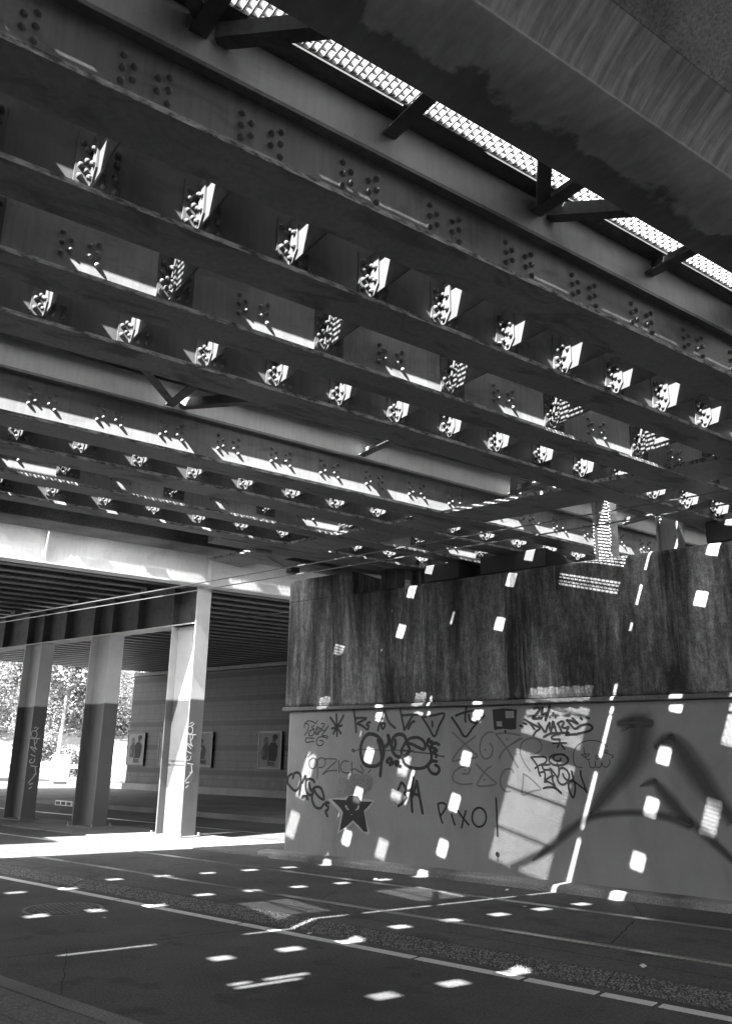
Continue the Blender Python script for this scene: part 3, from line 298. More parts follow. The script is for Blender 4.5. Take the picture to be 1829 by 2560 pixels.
# ================================================================ GROUND
def sheet(name, s0, s1, d0, d1, z0, z1, mat, **kw):
    return MB().box(s0, s1, d0, d1, z0, z1, sd).build(name, mat, **kw)
g = MB()
g.v = [Vector((x, y, -.03)) for x, y in ((-400, -400), (400, -400), (400, 400), (-400, 400))]; g.f = [(0, 1, 2, 3)]
g.build('ground', M['ground'], kind='structure')
sheet('road', -40, 120, 3.36, 6.08, -.2, 0, M['asphalt'], kind='structure')
sheet('road_far_lane', -40, 120, -4.2, 3.14 - 2.7, -.2, 0.001, M['asphalt'], kind='structure')
sheet('tram_road', -40, 120, 10.98, 14.46, -.2, .03, M['asphalt'], kind='structure')
bed = MB()
for d0, d1 in ((6.285, 6.985), (7.093, 8.425), (8.533, 9.36)):
    bed.box(-40, 120, d0, d1, -.2, .07, sd)
bed.box(-40, 120, 6.98, 7.10, -.2, .035, sd); bed.box(-40, 120, 8.42, 8.54, -.2, .035, sd)
bed.build('track_bed', M['bed'], kind='structure')
sheet('median_strip', 9.45, 120, 9.365, 10.975, -.2, .09, M['paver'], kind='structure')
for d0 in (6.99, 8.43, 11.0, 12.44):
    z = .075 if d0 < 10 else .034
    lab = {6.99: 'polished tram rail set in the bed nearest the kerb', 8.43: 'polished tram rail set in the bed nearest the graffiti wall', 11.0: 'tram rail in the far road just behind the columns', 12.44: 'tram rail in the far road towards the tiled wall'}[d0]
    r = thing('tram_rail', sd(0, d0, 0), lab, 'rail', 'tram rails')
    MB().box(-40, 120, d0, d0 + .052, z - .05, z, sd).build('rail_head', M['rail'], r)
    MB().box(-40, 120, d0 + .088, d0 + .1, z - .05, z - .002, sd).build('guard_lip', M['rail'], r)
# kerb stones: sloped exposed-aggregate stones
kb = bpy.data.objects.new('kerb', None); COL.objects.link(kb); kb['kind'] = 'structure'; kb.location = (0, 0, 0)
prof = [(6.085, -.1), (6.085, .004), (6.10, .012), (6.25, .058), (6.282, .066), (6.282, -.1)]
kme = None
edges = [-6.6 + .94 * i for i in range(60)]
for i, s0 in enumerate(edges):
    if kme is None:
        b = MB(); ring = [sd(.006, d, z) for d, z in prof]; b.prism(ring, WV * (.94 - .012)); kme = b.mesh('kerb_stone', True); kme.materials.append(M['aggregate'])
    o = bpy.data.objects.new('kerb_stone', kme); COL.objects.link(o); o.parent = kb; o.location = WV * s0 + Vector((0, 0, random.uniform(-.002, .002)))
# white edge line, broken by joints
seg = [-6, -2.2, 0.6, 1.62, 2.354, 2.749, 3.32, 4.276, 6.3, 8.2, 12, 17, 24, 40, 80]
ln = MB()
for a, b_ in zip(seg[:-1], seg[1:]):
    ln.box(a + .02, b_ - .02, 5.86, 5.955, .0, .004, sd)
ln.build('white_edge_line', M['line'], kind='structure')
for d0, d1 in ((14.47, 14.62),):
    sheet('far_kerb', -40, 120, d0, d1, -.2, .15, M['concrete'], kind='structure')
sheet('far_pavement', -40, 120, 14.625, 21.5, -.2, .147, M['paver'], kind='structure')
# near pavement with kerb and slabs (bottom left corner)
sheet('near_kerb', -40, 60, 3.22, 3.352, -.2, .05, M['concrete'], kind='structure')
pv = bpy.data.objects.new('near_pavement', None); COL.objects.link(pv); pv['kind'] = 'structure'
MB().box(-40, 60, .45, 3.21, -.2, .03, sd).build('pavement_base', M['groove'], pv)
pm = None
for i in range(22):
    for j in range(6):
        if pm is None:
            b = MB().box(.004, .296, .004, .296, .0, .05, sd); pm = b.mesh('paving_slab', True); pm.materials.append(M['paver'])
        o = bpy.data.objects.new('paving_slab', pm); COL.objects.link(o); o.parent = pv
        o.location = sd(1.8 + i * .3, 1.41 + j * .3, random.uniform(-.003, .002))
# manhole
mh = thing('manhole_cover', Vector((2.87, 9.2, 0)), 'round iron manhole cover set in the asphalt lane', 'manhole cover')
MB().disc((2.87, 9.2), .39, 0, .004, 48).build('rim', M['steel_dark'], mh); 
b = MB().disc((2.87, 9.2), .35, .004, .007, 48); b.build('lid', M['asphalt'], mh)
b = MB()
for i in range(-6, 7):
    for j in range(-6, 7):
        if i * i + j * j < 38: b.box(2.87 + i * .05 - .015, 2.87 + i * .05 + .015, 9.2 + j * .05 - .015, 9.2 + j * .05 + .015, .007, .011)
b.build('lid_studs', M['steel_dark'], mh, kind='stuff')
# road cracks / joints
ck = MB()
def crack(pts, w):
    P = [Vector(p) for p in pts]; Q = []
    for a, b_ in zip(P[:-1], P[1:]):
        for k in range(14):
            q = a.lerp(b_, k / 14); q += Vector((random.gauss(0, .006), random.gauss(0, .006), 0)); Q.append(q)
    for a, b_ in zip(Q[:-1], Q[1:]):
        t = (b_ - a).normalized(); n_ = Vector((-t.y, t.x, 0)) * w * random.uniform(.3, .6)
        k = len(ck.v); ck.v += [a - n_, b_ - n_, b_ + n_, a + n_]; ck.f.append((k, k + 1, k + 2, k + 3))
crack([sd(6.6, 3.6, .0025), sd(6.0, 5.9, .0025)], .012); crack([sd(9.3, 3.4, .0025), sd(8.9, 4.6, .0025)], .01); crack([sd(5.2, 3.4, .0025), sd(6.6, 4.3, .0025)], .006)
crack([sd(4.2, 6.3, .0725), sd(4.0, 7.0, .0725)], .01); crack([sd(3.2, 7.15, .0725), sd(3.5, 8.4, .0725)], .014); crack([sd(3.5, 8.55, .0725), sd(3.9, 9.3, .0725)], .012)
crack([sd(-3, 6.62, .0725), sd(14, 6.60, .0725)], .012); crack([sd(6.4, 7.15, .0725), sd(7.0, 8.4, .0725)], .008)
ck.build('joint_cracks', M['groove'], recalc=False, kind='stuff')
# fallen leaves
lf = bpy.data.meshes.new('fallen_leaf'); lf.from_pydata([(0, -.03, 0), (.018, -.008, .006), (.03, .012, .002), (0, .032, .01), (-.026, .01, .004), (-.016, -.01, .007)], [], [(0, 1, 2, 3), (0, 3, 4, 5)]); lf.materials.append(M['white'])
for i, (s_, d_, z_) in enumerate([(2.55, 4.9, .004), (5.5, 6.0, .004), (4.6, 8.25, .073), (1.6, 9.2, .074), (2.7, 6.55, .073), (5.3, 9.1, .073), (6.9, 8.7, .073), (7.4, 5.2, .004), (1.9, 5.0, .004), (11.2, 9.6, .093)]):
    o = bpy.data.objects.new('fallen_leaf', lf); COL.objects.link(o); o.location = sd(s_, d_, z_); o.rotation_euler = (random.uniform(-.2, .2), random.uniform(-.3, .3), random.uniform(0, 6)); o.scale = (1, 1, 1)
    o['label'] = ['dry leaf on the asphalt below the white line, right', 'dry leaf at the foot of the sloped kerb, by the white line', 'dry leaf by the far rail below PIXO!', 'dry leaf at the wall plinth, far right', 'dry leaf just above the kerb stones, right', 'dry leaf at the wall plinth left of the slanted light line', 'dry leaf by the far rail in the middle', 'dry leaf on the asphalt, middle left', 'dry leaf on the asphalt at the bottom right', 'dry leaf on the median near the front column'][i]; o['category'] = 'leaf'; o['group'] = 'fallen leaves on the ground'
# ================================================================ GRAFFITI WALL
def ribbon(mb, uv, pts, soft, d, flip=False, fr=None):
    P = [Vector((p[0], p[1])) for p in pts]; W_ = [p[2] * .5 for p in pts]
    # Catmull-Rom
    if len(P) > 2:
        Q = [P[0] * 2 - P[1]] + P + [P[-1] * 2 - P[-2]]; R = []; RW = []
        for i in range(1, len(Q) - 2):
            a, b_, c, e = Q[i - 1:i + 3]
            for k in range(5):
                t = k / 5; R.append(.5 * ((2 * b_) + (c - a) * t + (2 * a - 5 * b_ + 4 * c - e) * t * t + (3 * b_ - a - 3 * c + e) * t ** 3)); RW.append(W_[i - 1] * (1 - t) + W_[i] * t)
        R.append(P[-1]); RW.append(W_[-1]); P, W_ = R, RW
    n0 = len(mb.v); L = len(P)
    t0 = (P[1] - P[0]).normalized(); t1 = (P[-1] - P[-2]).normalized()
    P = [P[0] - t0 * W_[0] * .8] + P + [P[-1] + t1 * W_[-1] * .8]; W_ = [W_[0] * .55] + W_ + [W_[-1] * .55]; L = len(P)
    for i in range(L):
        t = (P[min(i + 1, L - 1)] - P[max(i - 1, 0)])
        t = t.normalized() if t.length > 1e-6 else Vector((1, 0)); n_ = Vector((-t.y, t.x))
        e = 1.0 if i in (0, L - 1) else 0.0
        for q, c in ((1, 1.0), (0, e), (-1, 1.0)):
            p = P[i] + n_ * W_[i] * q * (1 + soft * .5); mb.v.append(fr(p.x, p.y, d)); uv.append((max(soft, .08), c))
    for i in range(L - 1):
        for j in range(2):
            a = n0 + i * 3 + j; f = (a, a + 1, a + 4, a + 3); mb.f.append(f)
def wall_fr(s_, z_, d): return sd(s_, d, z_)
def paint_obj(name, strokes, mat, parent, fr, d, label=None, step=.00025):
    mb = MB(); uv = []
    for i, (soft, pts) in enumerate(strokes): ribbon(mb, uv, pts, soft, d - step * i, fr=fr)
    me = mb.mesh(name); ul = me.uv_layers.new(name='UVMap')
    vi = np.zeros(len(me.loops), dtype=np.int32); me.loops.foreach_get('vertex_index', vi)
    ul.data.foreach_set('uv', np.array(uv, dtype=np.float32)[vi].ravel())
    o = link(name, me, mat, parent)
    if label: o['label'] = label
    return o
DW = 9.58
gw = thing('graffiti_wall', sd(4, DW, 0), 'long wall with stained concrete above and grey paint and graffiti below', 'wall')
MB().box(-9, 9.36, DW, 10.6, -.2, 2.18, sd).build('painted_lower_wall', M['wallpaint'], gw, bevel=.05)
up = MB(); up.box(-9, 9.43, DW - .03, 10.6, 2.236, 3.90, sd); up.build('stained_upper_wall', M['concrete_dark'], gw, bevel=.05)
up = MB(); up.box(8.08, 9.425, DW - .027, 10.58, 3.86, 4.24, sd); up.build('raised_wall_end', M['concrete_dark'], gw, bevel=.03)
lg = MB(); ring = [sd(-9, d, z) for d, z in ((DW + .01, 2.18), (DW - .05, 2.18), (DW - .058, 2.186), (DW - .05, 2.228), (DW - .028, 2.238), (DW + .01, 2.238))]
lg.prism(ring, WV * 18.45); lg.build('ledge', M['ledge'], gw)
pl = MB(); ring = [sd(-9, d, z) for d, z in ((DW + .02, .0), (9.37, .0), (9.37, .13), (9.39, .15), (DW + .02, .165))]
pl.prism(ring, WV * 18.7); pl.build('plinth', M['concrete_blotch'], gw, bevel=.015)
mats = {'grey_symbols': 'spray_grey', 'broad_spray_letter': 'spray_big', 'faint_line': 'spray_mid', 'thin_word': 'spray_mid', 'skull_doodle': 'spray_mid'}
glab = {'scribble_tag': 'small looping black tag at the left', 'black_glyph_row': 'row of soft black spray glyphs under the ledge', 'checker_block': 'black sprayed block with two grey squares',
 'big_outline_tag': 'large round black outline tag', 'faint_line': 'faint thin horizontal spray line', 'left_outline_tag': 'round black outline tag low at the left', 'thin_word': 'thin grey word OPZICH between quotes',
 'short_tag': 'short black tag with tall letters', 'round_word': 'PIXO! in round black letters', 'grey_symbols': 'thin grey crosses, loops and triangles', 'marker_name': 'slanted black DWARS tag with underline',
 'marker_number': 'sprayed number 24 with dots', 'looping_signature': 'bold looping black signature', 'skull_doodle': 'thin round doodle with teeth', 'broad_spray_letter': 'huge blurred dark spray letter'}
BLOCK = [(5.71, 2.125), (5.623, 2.13), (5.547, 2.138), (5.44, 2.126), (5.356, 2.115), (5.371, 1.963), (5.376, 1.878), (5.45, 1.87), (5.556, 1.882), (5.631, 1.876), (5.691, 1.865), (5.702, 1.968)]
HOLES = [[(5.521, 2.098), (5.399, 2.1), (5.397, 2.013), (5.519, 2.011)], [(5.655, 1.976), (5.574, 1.975), (5.571, 1.91), (5.651, 1.914)]]
order = ['broad_spray_letter', 'faint_line', 'grey_symbols', 'thin_word', 'black_glyph_row', 'scribble_tag', 'big_outline_tag', 'left_outline_tag', 'short_tag', 'round_word', 'marker_number', 'marker_name', 'looping_signature', 'skull_doodle']
for i, n_ in enumerate(order):
    st = [(sf, [(a + (.0), b_, c * (1.0 if n_ == 'broad_spray_letter' else 1.5)) for a, b_, c in pts]) for sf, pts in GRAF[n_]]
    if n_ == 'broad_spray_letter': st = [(.95, p) for _, p in st]
    paint_obj('graffiti', st, M[mats.get(n_, 'spray')], gw, wall_fr, DW - .002 - .0001 * i, glab[n_], .0003)
def poly(name, pts, mat, parent, d, label=None):
    mb = MB(); mb.v = [sd(a, d, b_) for a, b_ in pts]; mb.f = [tuple(range(len(pts)))]
    me = mb.mesh(name); o = link(name, me, mat, parent)
    if label: o['label'] = label
    return o
poly('graffiti', BLOCK, M['black'], gw, DW - .006, glab['checker_block'])
for hh in HOLES: poly('block_square', hh, M['wallpaint'], gw, DW - .008)
poly('paste_up_remains', PATCH, M['patch'], gw, DW - .006, 'torn pale remains of a pasted sheet')
poly('star_halo', HALO, M['halo'], gw, DW - .007)
poly('painted_star', STAR, M['black'], gw, DW - .008, 'black painted five pointed star with slit eyes')
for e in EYES: poly('star_eye', e, M['halo'], gw, DW - .009)
for e in PUPILS: poly('star_pupil', e, M['black'], gw, DW - .010)
# ================================================================ TILED WALL, BACK WALL
tw = thing('tiled_wall', sd(24, 21.5, 0), 'tiled underpass wall with dark bands and framed posters behind the columns', 'wall')
MB().box(-14, 30.1, 21.5, 22.6, -.2, 4.62, sd).build('tile_face', M['tiles'], tw, bevel=.03)
MB().box(-14, 30.15, 21.45, 22.65, 4.625, 4.76, sd).build('coping', M['steel_dark'], tw)
MB().box(-14, 30.16, 21.40, 22.66, -.1, .38, sd).build('base_course', M['concrete'], tw)
bk = thing('abutment_wall', sd(0, -7, 0), 'plain concrete abutment wall on the near side of the road, behind the camera', 'wall')
MB().box(-16, 30, -8, -7, -.2, 4.15, sd).build('concrete_face', M['concrete'], bk)
sheet('embankment_fill', -16, 30, -40, -8.01, -.1, 4.1, M['grass'], kind='structure')
# posters
def text_mesh(txt, size):
    c = bpy.data.curves.new('t', 'FONT'); c.body = txt; c.size = size; c.offset = .004
    o = bpy.data.objects.new('t', c); COL.objects.link(o); bpy.context.view_layer.update()
    me = bpy.data.meshes.new_from_object(o.evaluated_get(bpy.context.evaluated_depsgraph_get())); COL.objects.unlink(o); bpy.data.objects.remove(o); return me
BOL = text_mesh('bol.', .27)
def ell(cs, cz, rs, rz, k=14): return [(cs + rs * math.cos(6.2832 * i / k), cz + rz * math.sin(6.2832 * i / k)) for i in range(k)]
def poster(s0, s1, z0, z1, kind, label):
    o = thing('poster', sd((s0 + s1) / 2, 21.45, z0), label, 'poster', 'posters on the tiled wall'); d = 21.48
    MB().box(s0, s1, d - .05, d, z0, z1, sd).build('backing_board', M['paper'], o)
    fm = MB(); w = .05
    fm.box(s0 - w, s0, d - .065, d, z0 - w, z1 + w, sd); fm.box(s1, s1 + w, d - .065, d, z0 - w, z1 + w, sd); fm.box(s0, s1, d - .065, d, z0 - w, z0, sd); fm.box(s0, s1, d - .065, d, z1, z1 + w, sd)
    fm.build('frame', M['frame'], o)
    W = s1 - s0; H = z1 - z0; dd = d - .053
    def P(nm, pts, mat, k): poly(nm, [(s1 - u * W, z0 + v * H) for u, v in pts], mat, o, dd - .001 * k)
    if kind == 0:
        P('printed_figure', [(.16, .22), (.1, .5), (.2, .64), (.34, .67), (.44, .6), (.42, .22)], M['ink2'], 1)
        P('printed_figure', [(.46, .2), (.44, .6), (.55, .72), (.74, .73), (.88, .62), (.86, .35), (.8, .2)], M['ink'], 2)
        P('printed_hair', [(.2, .78), (.28, .88), (.38, .86), (.42, .72), (.44, .55), (.36, .66), (.24, .66)], M['ink2'], 3)
        P('printed_head', ell(.31, .75, .075, .07), M['skin'], 4); P('printed_head', ell(.7, .8, .08, .075), M['ink2'], 4); P('printed_hair', ell(.74, .88, .13, .075), M['ink'], 5)
        P('printed_arm', [(.1, .5), (.14, .56), (.3, .4), (.2, .3), (.1, .36)], M['skin'], 5)
    else:
        P('printed_figure', [(.15, .25), (.12, .55), (.3, .64), (.6, .64), (.72, .5), (.66, .2)], M['ink2'], 1); P('printed_head', ell(.42, .74, .13, .1), M['ink'], 2)
        P('printed_face', ell(.42, .7, .08, .06), M['skin'], 3); P('printed_ball', ell(.38, .52, .12, .05), M['paper'], 4)
    me = BOL.copy(); vs = [v.co.copy() for v in me.vertices]
    for v, c in zip(me.vertices, vs): q = sd(s1 - .42 * W - c.x, dd - .008, z0 + .06 * H + c.y); v.co = q
    me.materials.clear(); me.materials.append(M['ink']); lo = link('poster_lettering', me, None, o); lo['label'] = 'black lettering bol.'
poster(28.95, 30.0, 1.12, 2.3, 0, 'framed poster of a couple, nearest the far end of the tiled wall')
poster(26.9, 27.95, 1.12, 2.3, 1, 'framed poster mostly hidden behind the front column, left of it')
poster(24.85, 25.9, 1.12, 2.3, 1, 'framed poster of one man, just right of the front column')
poster(21.25, 22.3, 1.12, 2.3, 0, 'framed poster of a couple, beside the end of the graffiti wall')
# ================================================================ STEEL SPANS
def rivet_mesh(r=.0185):
    b = MB(); rings = 3; k = 8
    for i in range(rings + 1):
        a = i / rings * math.pi / 2; rr = r * math.cos(a); h = r * 1.35 * math.sin(a)
        for j in range(k): b.v.append(Vector((rr * math.cos(6.2832 * j / k), -h, rr * math.sin(6.2832 * j / k))))
    for i in range(rings):
        for j in range(k): b.f.append((i * k + j, i * k + (j + 1) % k, (i + 1) * k + (j + 1) % k, (i + 1) * k + j))
    me = b.mesh('rivet', True); 
    for p in me.polygons: p.use_smooth = True
    me.materials.append(M['steel']); return me
RIV = rivet_mesh()
RPAT = [(-.11, .335), (-.11, .265), (-.11, .193), (-.058, .298), (-.058, .228), (.057, .299), (.057, .228), (.11, .334), (.11, .262), (.11, .185)]
X0, X1 = -10.0, 20.8
def rivets_joined(parent, items, name='rivets'):      # items: (x, y, z, axis) axis 0: faces -Y, 1: faces -X
    mb = MB(); vs = [v.co.copy() for v in RIV.vertices]; fs = [tuple(p.vertices) for p in RIV.polygons]
    for x, y, z, ax in items:
        n = len(mb.v)
        for c in vs: mb.v.append(Vector((x, y, z)) + (c if ax == 0 else Vector((c.y, -c.x, c.z))))
        mb.f += [tuple(n + i for i in f) for f in fs]
    if mb.v: mb.build(name, M['steel'], parent, recalc=False, smooth=True, kind='stuff')
def girder(span, yc, hw, upper, rx=None, pitch=.6, mat='steel', single=False):
    g = MB(); g.box(X0, X1, yc - .007, yc + .007, 4.226, 4.92)
    gd = g.build('girder', M[mat], span)
    MB().box(X0, X1, yc - hw, yc + hw, 4.2, 4.226).build('bottom_flange', M['steel_soffit'], gd)
    MB().box(X0, X1, yc - hw - .003, yc - hw, 4.198, 4.228).build('flange_edge', M['steel_edge'], gd)
    if upper:
        MB().box(X0, X1, yc - .07, yc - .0075, 4.635, 4.66).build('upper_flange', M['steel'], gd)
        MB().box(X0, X1, yc - .066, yc - .054, 4.66, 4.92).build('edge_panel', M['steel_pale'], gd)
    if rx is not None:
        x = rx
        far = []
        while x > X0 + .5: x -= pitch
        while x < X1 - .3:
            x += pitch
            for dx, dz in RPAT:
                if .2 < x < 6.3:
                    o = bpy.data.objects.new('rivet', RIV); COL.objects.link(o); o.parent = gd; o.location = Vector((x + dx, yc - .0065, 4.2 + dz)) - wloc(gd)
                else: far.append((x + dx, yc - .0065, 4.2 + dz, 0))
        rivets_joined(gd, far)
    return gd
def bracket_mesh(seed=0):
    rg = random.Random(seed)
    # angle: one leg flat on the web (in the X-Z plane at y=0), one standing leg on the -X face of the plate
    b = MB(); z0, z1 = 4.305, 4.62
    b.box(-.098, -.006, -.012, 0, z0, z1)
    pts = [Vector((-.018, -.012, z1)), Vector((-.018, -.012, z0)), Vector((-.018, -.055, z0)), Vector((-.018, -.105, z0 + .07)), Vector((-.018, -.105, z1))]
    b.prism(pts, Vector((.012, 0, 0)))
    b.box(.006, .15, -.010, 0, z0 - .0, z1)
    vs = [v.co.copy() for v in RIV.vertices]; fs = [tuple(p.vertices) for p in RIV.polygons]
    def rv(x, y, z, ax):
        if seed and rg.random() < .12: return
        sc_ = rg.uniform(.85, 1.15) if seed else 1; z += rg.uniform(-.006, .006); n = len(b.v)
        for c in vs: b.v.append(Vector((x, y, z)) + (c if ax == 0 else Vector((c.y, -c.x, c.z))) * sc_)
        b.f.extend(tuple(n + i for i in f) for f in fs)
    for z in (z0 + .045, z0 + .115, z0 + .185, z0 + .255): rv(-.07, -.012, z, 0)
    for z in (z0 + .08, z0 + .15, z0 + .22): rv(-.04, -.012, z, 0)
    for y, z in ((-.045, z0 + .04), (-.08, z0 + .1), (-.045, z0 + .13), (-.08, z0 + .19), (-.045, z0 + .22)): rv(-.018, y, z, 1)
    for z in (z0 + .04, z0 + .12, z0 + .2, z0 + .27): rv(.05, -.010, z, 0); rv(.115, -.010, z, 0)
    return b.mesh('bracket', True)
BRKS = [bracket_mesh(q_) for q_ in range(6)]
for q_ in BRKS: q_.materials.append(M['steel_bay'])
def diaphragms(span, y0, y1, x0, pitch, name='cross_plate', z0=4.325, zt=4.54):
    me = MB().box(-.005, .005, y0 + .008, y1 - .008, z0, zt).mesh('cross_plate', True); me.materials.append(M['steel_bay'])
    bl = MB().box(-.06, -.005, y0 + .012, y1 - .11, z0, z0 + .01).mesh('x', True)
    x = x0
    while x > X0 + .6: x -= pitch
    while x < X1 - .6:
        x += pitch
        o = bpy.data.objects.new(name, me); COL.objects.link(o); o.parent = span; o.location = Vector((x, 0, 0)) - wloc(span)
        if x > -1.5 and x < 11:
            q = bpy.data.objects.new('bracket', random.choice(BRKS)); COL.objects.link(q); q.parent = o; q.location = Vector((0, y1 - .0075, random.uniform(-.008, .008)))
def strip(mb, y0, y1, holes=(), xa=X0, xb=X1, z0=4.918, z1=4.948):
    if y1 - y0 < .004: return
    x = xa
    for h0, h1 in sorted(holes):
        if h0 > x: mb.box(x, h0, y0, y1, z0, z1)
        x = max(x, h1)
    if x < xb: mb.box(x, xb, y0, y1, z0, z1)
def holes_at(x0, pitch, a, b_, lo=-6.5, hi=12):
    H = []; x = x0
    while x > lo: x -= pitch
    while x < hi: H.append((x + a + random.uniform(-.025, .03), x + b_ + random.uniform(-.03, .02))); x += pitch
    return H
def mesh_panel(span, y0, y1, xa=-8, xb=16, z=4.95, name='mesh_walkway', pitch=.042, tilt=0, dep=.02, th=.005):
    mb = MB(); n = int((xb - xa) / pitch); rows = max(2, int((y1 - y0) / .055))
    for i in range(n):
        x = xa + i * pitch
        mb.prism([Vector((x, y0, z - dep)), Vector((x + th, y0, z - dep)), Vector((x + th + tilt, y0, z)), Vector((x + tilt, y0, z))], Vector((0, y1 - y0, 0)))
    for i in range(n - 1):
        for j in range(rows + 1):
            y = y0 + (j + .5 * (i % 2)) * .055
            if y < y1 - .004: mb.box(xa + i * pitch + .006, xa + (i + 1) * pitch, y, y + .006, z - .02, z - .002)
    return mb.build(name, M['galv'], span, recalc=False, kind='stuff')
def make_span(idx, Y, hw, D, label):
    sp = thing('railway_span', Vector((5, Y[0], 4.2)), label, 'railway bridge', 'riveted steel bridge spans')
    w1, w2, w3, w4 = Y
    girder(sp, w1, hw[0], True, D[0], .597)
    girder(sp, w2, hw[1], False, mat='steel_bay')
    girder(sp, w3, hw[2], False, D[1], 1.19)
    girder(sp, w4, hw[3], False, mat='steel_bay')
    diaphragms(sp, w1, w2, D[0], .597); diaphragms(sp, w3, w4, D[2], .597)
    diaphragms(sp, w2, w3, D[1] + .595, 1.19, 'cross_plate', 4.34, 4.92)
    dk = MB()
    for wa, wb, Dx in ((w1, w2, D[0]), (w3, w4, D[2])):
        A0, A1, B0, B1 = wa + .10, wa + .24, wb - .37, wb - .182; lo, hi = {3.15: (-1.6, .6), 4.67: (-2.1, 12), 7.145: (-2.8, 12), 8.71: (-2.6, 12)}[wa]
        strip(dk, wa, A0); strip(dk, A0, A1, [h for h in holes_at(Dx, .597, -1.02, -.775) if lo < h[0] + .12 < hi]); strip(dk, A1, B0); strip(dk, B0, B1, [(h0 + random.uniform(-.05, .05), h1 + random.uniform(-.07, .04)) for h0, h1 in holes_at(Dx, .597, -.70, -.38)]); strip(dk, B1, wb)
    m0, m1 = w3 - .38, w3 - .228
    if idx == 0: strip(dk, w2, 3.97); strip(dk, 3.97, 4.02, [(-2.1, -1.35)]); strip(dk, 4.02, 4.06); strip(dk, 4.06, 4.12, [(-1.6, -.95), (-2.2, -1.7)]); strip(dk, 4.17, 4.122); strip(dk, 4.122, m0, [(3.65, 4.0), (4.3, 4.8), (5.3, 6.0)]); mesh_panel(sp, 4.123, m0 - .001, 3.65, 6.0, name='side_grating', dep=.024)
    else:
        strip(dk, w2, 8.05); strip(dk, 8.05, 8.088, [(3.1, 3.27), (3.4, 3.9), (4.16, 4.9), (5.9, 6.1)]); strip(dk, 8.088, 8.155); strip(dk, 8.155, m0, [(2.6, 2.95), (3.1, 3.55), (3.75, 4.35), (4.5, 5.05)])
        mesh_panel(sp, 8.156, m0 - .001, 2.6, 5.05, name='side_grating', dep=.024)
    sl = [(-6, 14)] if idx == 0 else [(-3, -1.2), (.9, 2.3), (3.0, 3.5), (4.6, 5.6), (6.4, 9)]
    strip(dk, m1 + .001, m1 + .006); strip(dk, m1 + .006, m1 + .039, sl); strip(dk, m1 + .039, w3)
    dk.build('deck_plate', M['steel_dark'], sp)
    mesh_panel(sp, m0, m1, -6, 12, name='centre_grating')
    return sp
spA = make_span(0, (3.15, 3.875, 4.67, 5.39), (.15, .148, .143, .15), (.95, 1.125, 1.125), 'nearer riveted steel railway span, four girders beside the overhead concrete beam')
spB = make_span(1, (7.145, 7.90, 8.71, 9.50), (.155, .16, .13, .115), (1.571, 1.65, 1.76), 'farther riveted steel railway span with the bright sunlit stripe on its first girder')
# walkways between the spans
def struts(par, y0, y1, z0, xs, diag, zt=.11):
    for x in xs:
        b = MB(); b.box(x - .006, x + .006, y0, y1, z0, z0 + zt); b.box(x - .085, x - .006, y0, y1, z0, z0 + .01); b.build('strut', M['steel_dark'], par)
    for xa, ya, xb, yb in diag:
        v = Vector((xb - xa, yb - ya, 0)); L = v.length; u = v / L; n_ = Vector((-u.y, u.x, 0)); z_ = z0 + .012
        b = MB()
        for o0, o1, h0, h1 in ((-.006, .006, 0, .09), (.006, .075, 0, .01)):
            p = Vector((xa, ya, z_)); b.prism([p + n_ * o0 + Vector((0, 0, h0)), p + n_ * o1 + Vector((0, 0, h0)), p + n_ * o1 + Vector((0, 0, h1)), p + n_ * o0 + Vector((0, 0, h1))], v)
        b.build('diagonal_brace', M['steel_dark'], par)
wk = thing('walkway', Vector((3, 2.6, 4.7)), 'mesh walkway with angle struts against the overhead concrete beam', 'walkway', 'mesh walkways')
mesh_panel(wk, 2.2, 2.952, -6, 12, name='mesh_floor', tilt=.022, dep=.028, th=.007)
dk = MB(); strip(dk, 2.953, 2.958); strip(dk, 2.958, 2.969, holes_at(.95, .597, -.6, -.15, -6, .9) + [(1.35, 2.3), (2.9, 3.4), (3.5, 6.5)]); strip(dk, 2.969, 3.084); strip(dk, 3.096, 3.143); dk.build('edge_plate', M['steel_dark'], wk)
struts(wk, 2.2, 3.08, 4.79, [.05, 1.19, 2.33, 3.48, 4.62, 5.77], [(1.15, 3.06, .3, 2.24), (1.23, 3.06, 2.1, 2.24), (3.44, 3.06, 2.6, 2.24), (3.52, 3.06, 4.4, 2.24), (5.73, 3.06, 4.9, 2.24)])
wk2 = thing('walkway', Vector((3, 6.2, 4.7)), 'mesh walkway between the two steel spans', 'walkway', 'mesh walkways')
MS = [(-.45, .25), (1.25, 1.9), (3.2, 5.82), (6.68, 12)]
for xa_, xb_ in MS: mesh_panel(wk2, 5.82, 6.64, xa_, xb_, name='mesh_floor', dep=.022 if xa_ > 6 else .031)
fl = MB(); strip(fl, 5.821, 6.639, MS)
for k_ in range(-1, 14): fl.box(.42 + k_ * .53, .445 + k_ * .53, 5.8, 6.66, 4.905, 4.918)
pass; fl.build('floor_plate', M['steel_dark'], wk2)
dk = MB(); strip(dk, 5.40, 5.54); strip(dk, 5.54, 5.575, [(-2.6, -1.8), (-1.0, 6.4), (6.6, 8.2)]); strip(dk, 5.575, 5.82); strip(dk, 6.64, 6.90); strip(dk, 6.90, 6.962, [(-8, 16)]); strip(dk, 7.0, 7.079); strip(dk, 6.962, 6.984); strip(dk, 6.984, 7.0); strip(dk, 7.091, 7.138); dk.box(X0, X1, 6.885, 6.893, 4.83, 4.917)
dk.build('edge_plate', M['steel_dark'], wk2)
struts(wk2, 5.45, 7.06, 4.665, [.5, 2.73, 4.95, 7.2, 9.4], [(2.68, 7.04, 1.3, 5.5), (2.78, 7.04, 4.2, 5.5), (7.15, 7.04, 5.8, 5.5), (7.25, 7.04, 8.6, 5.5)], .1)
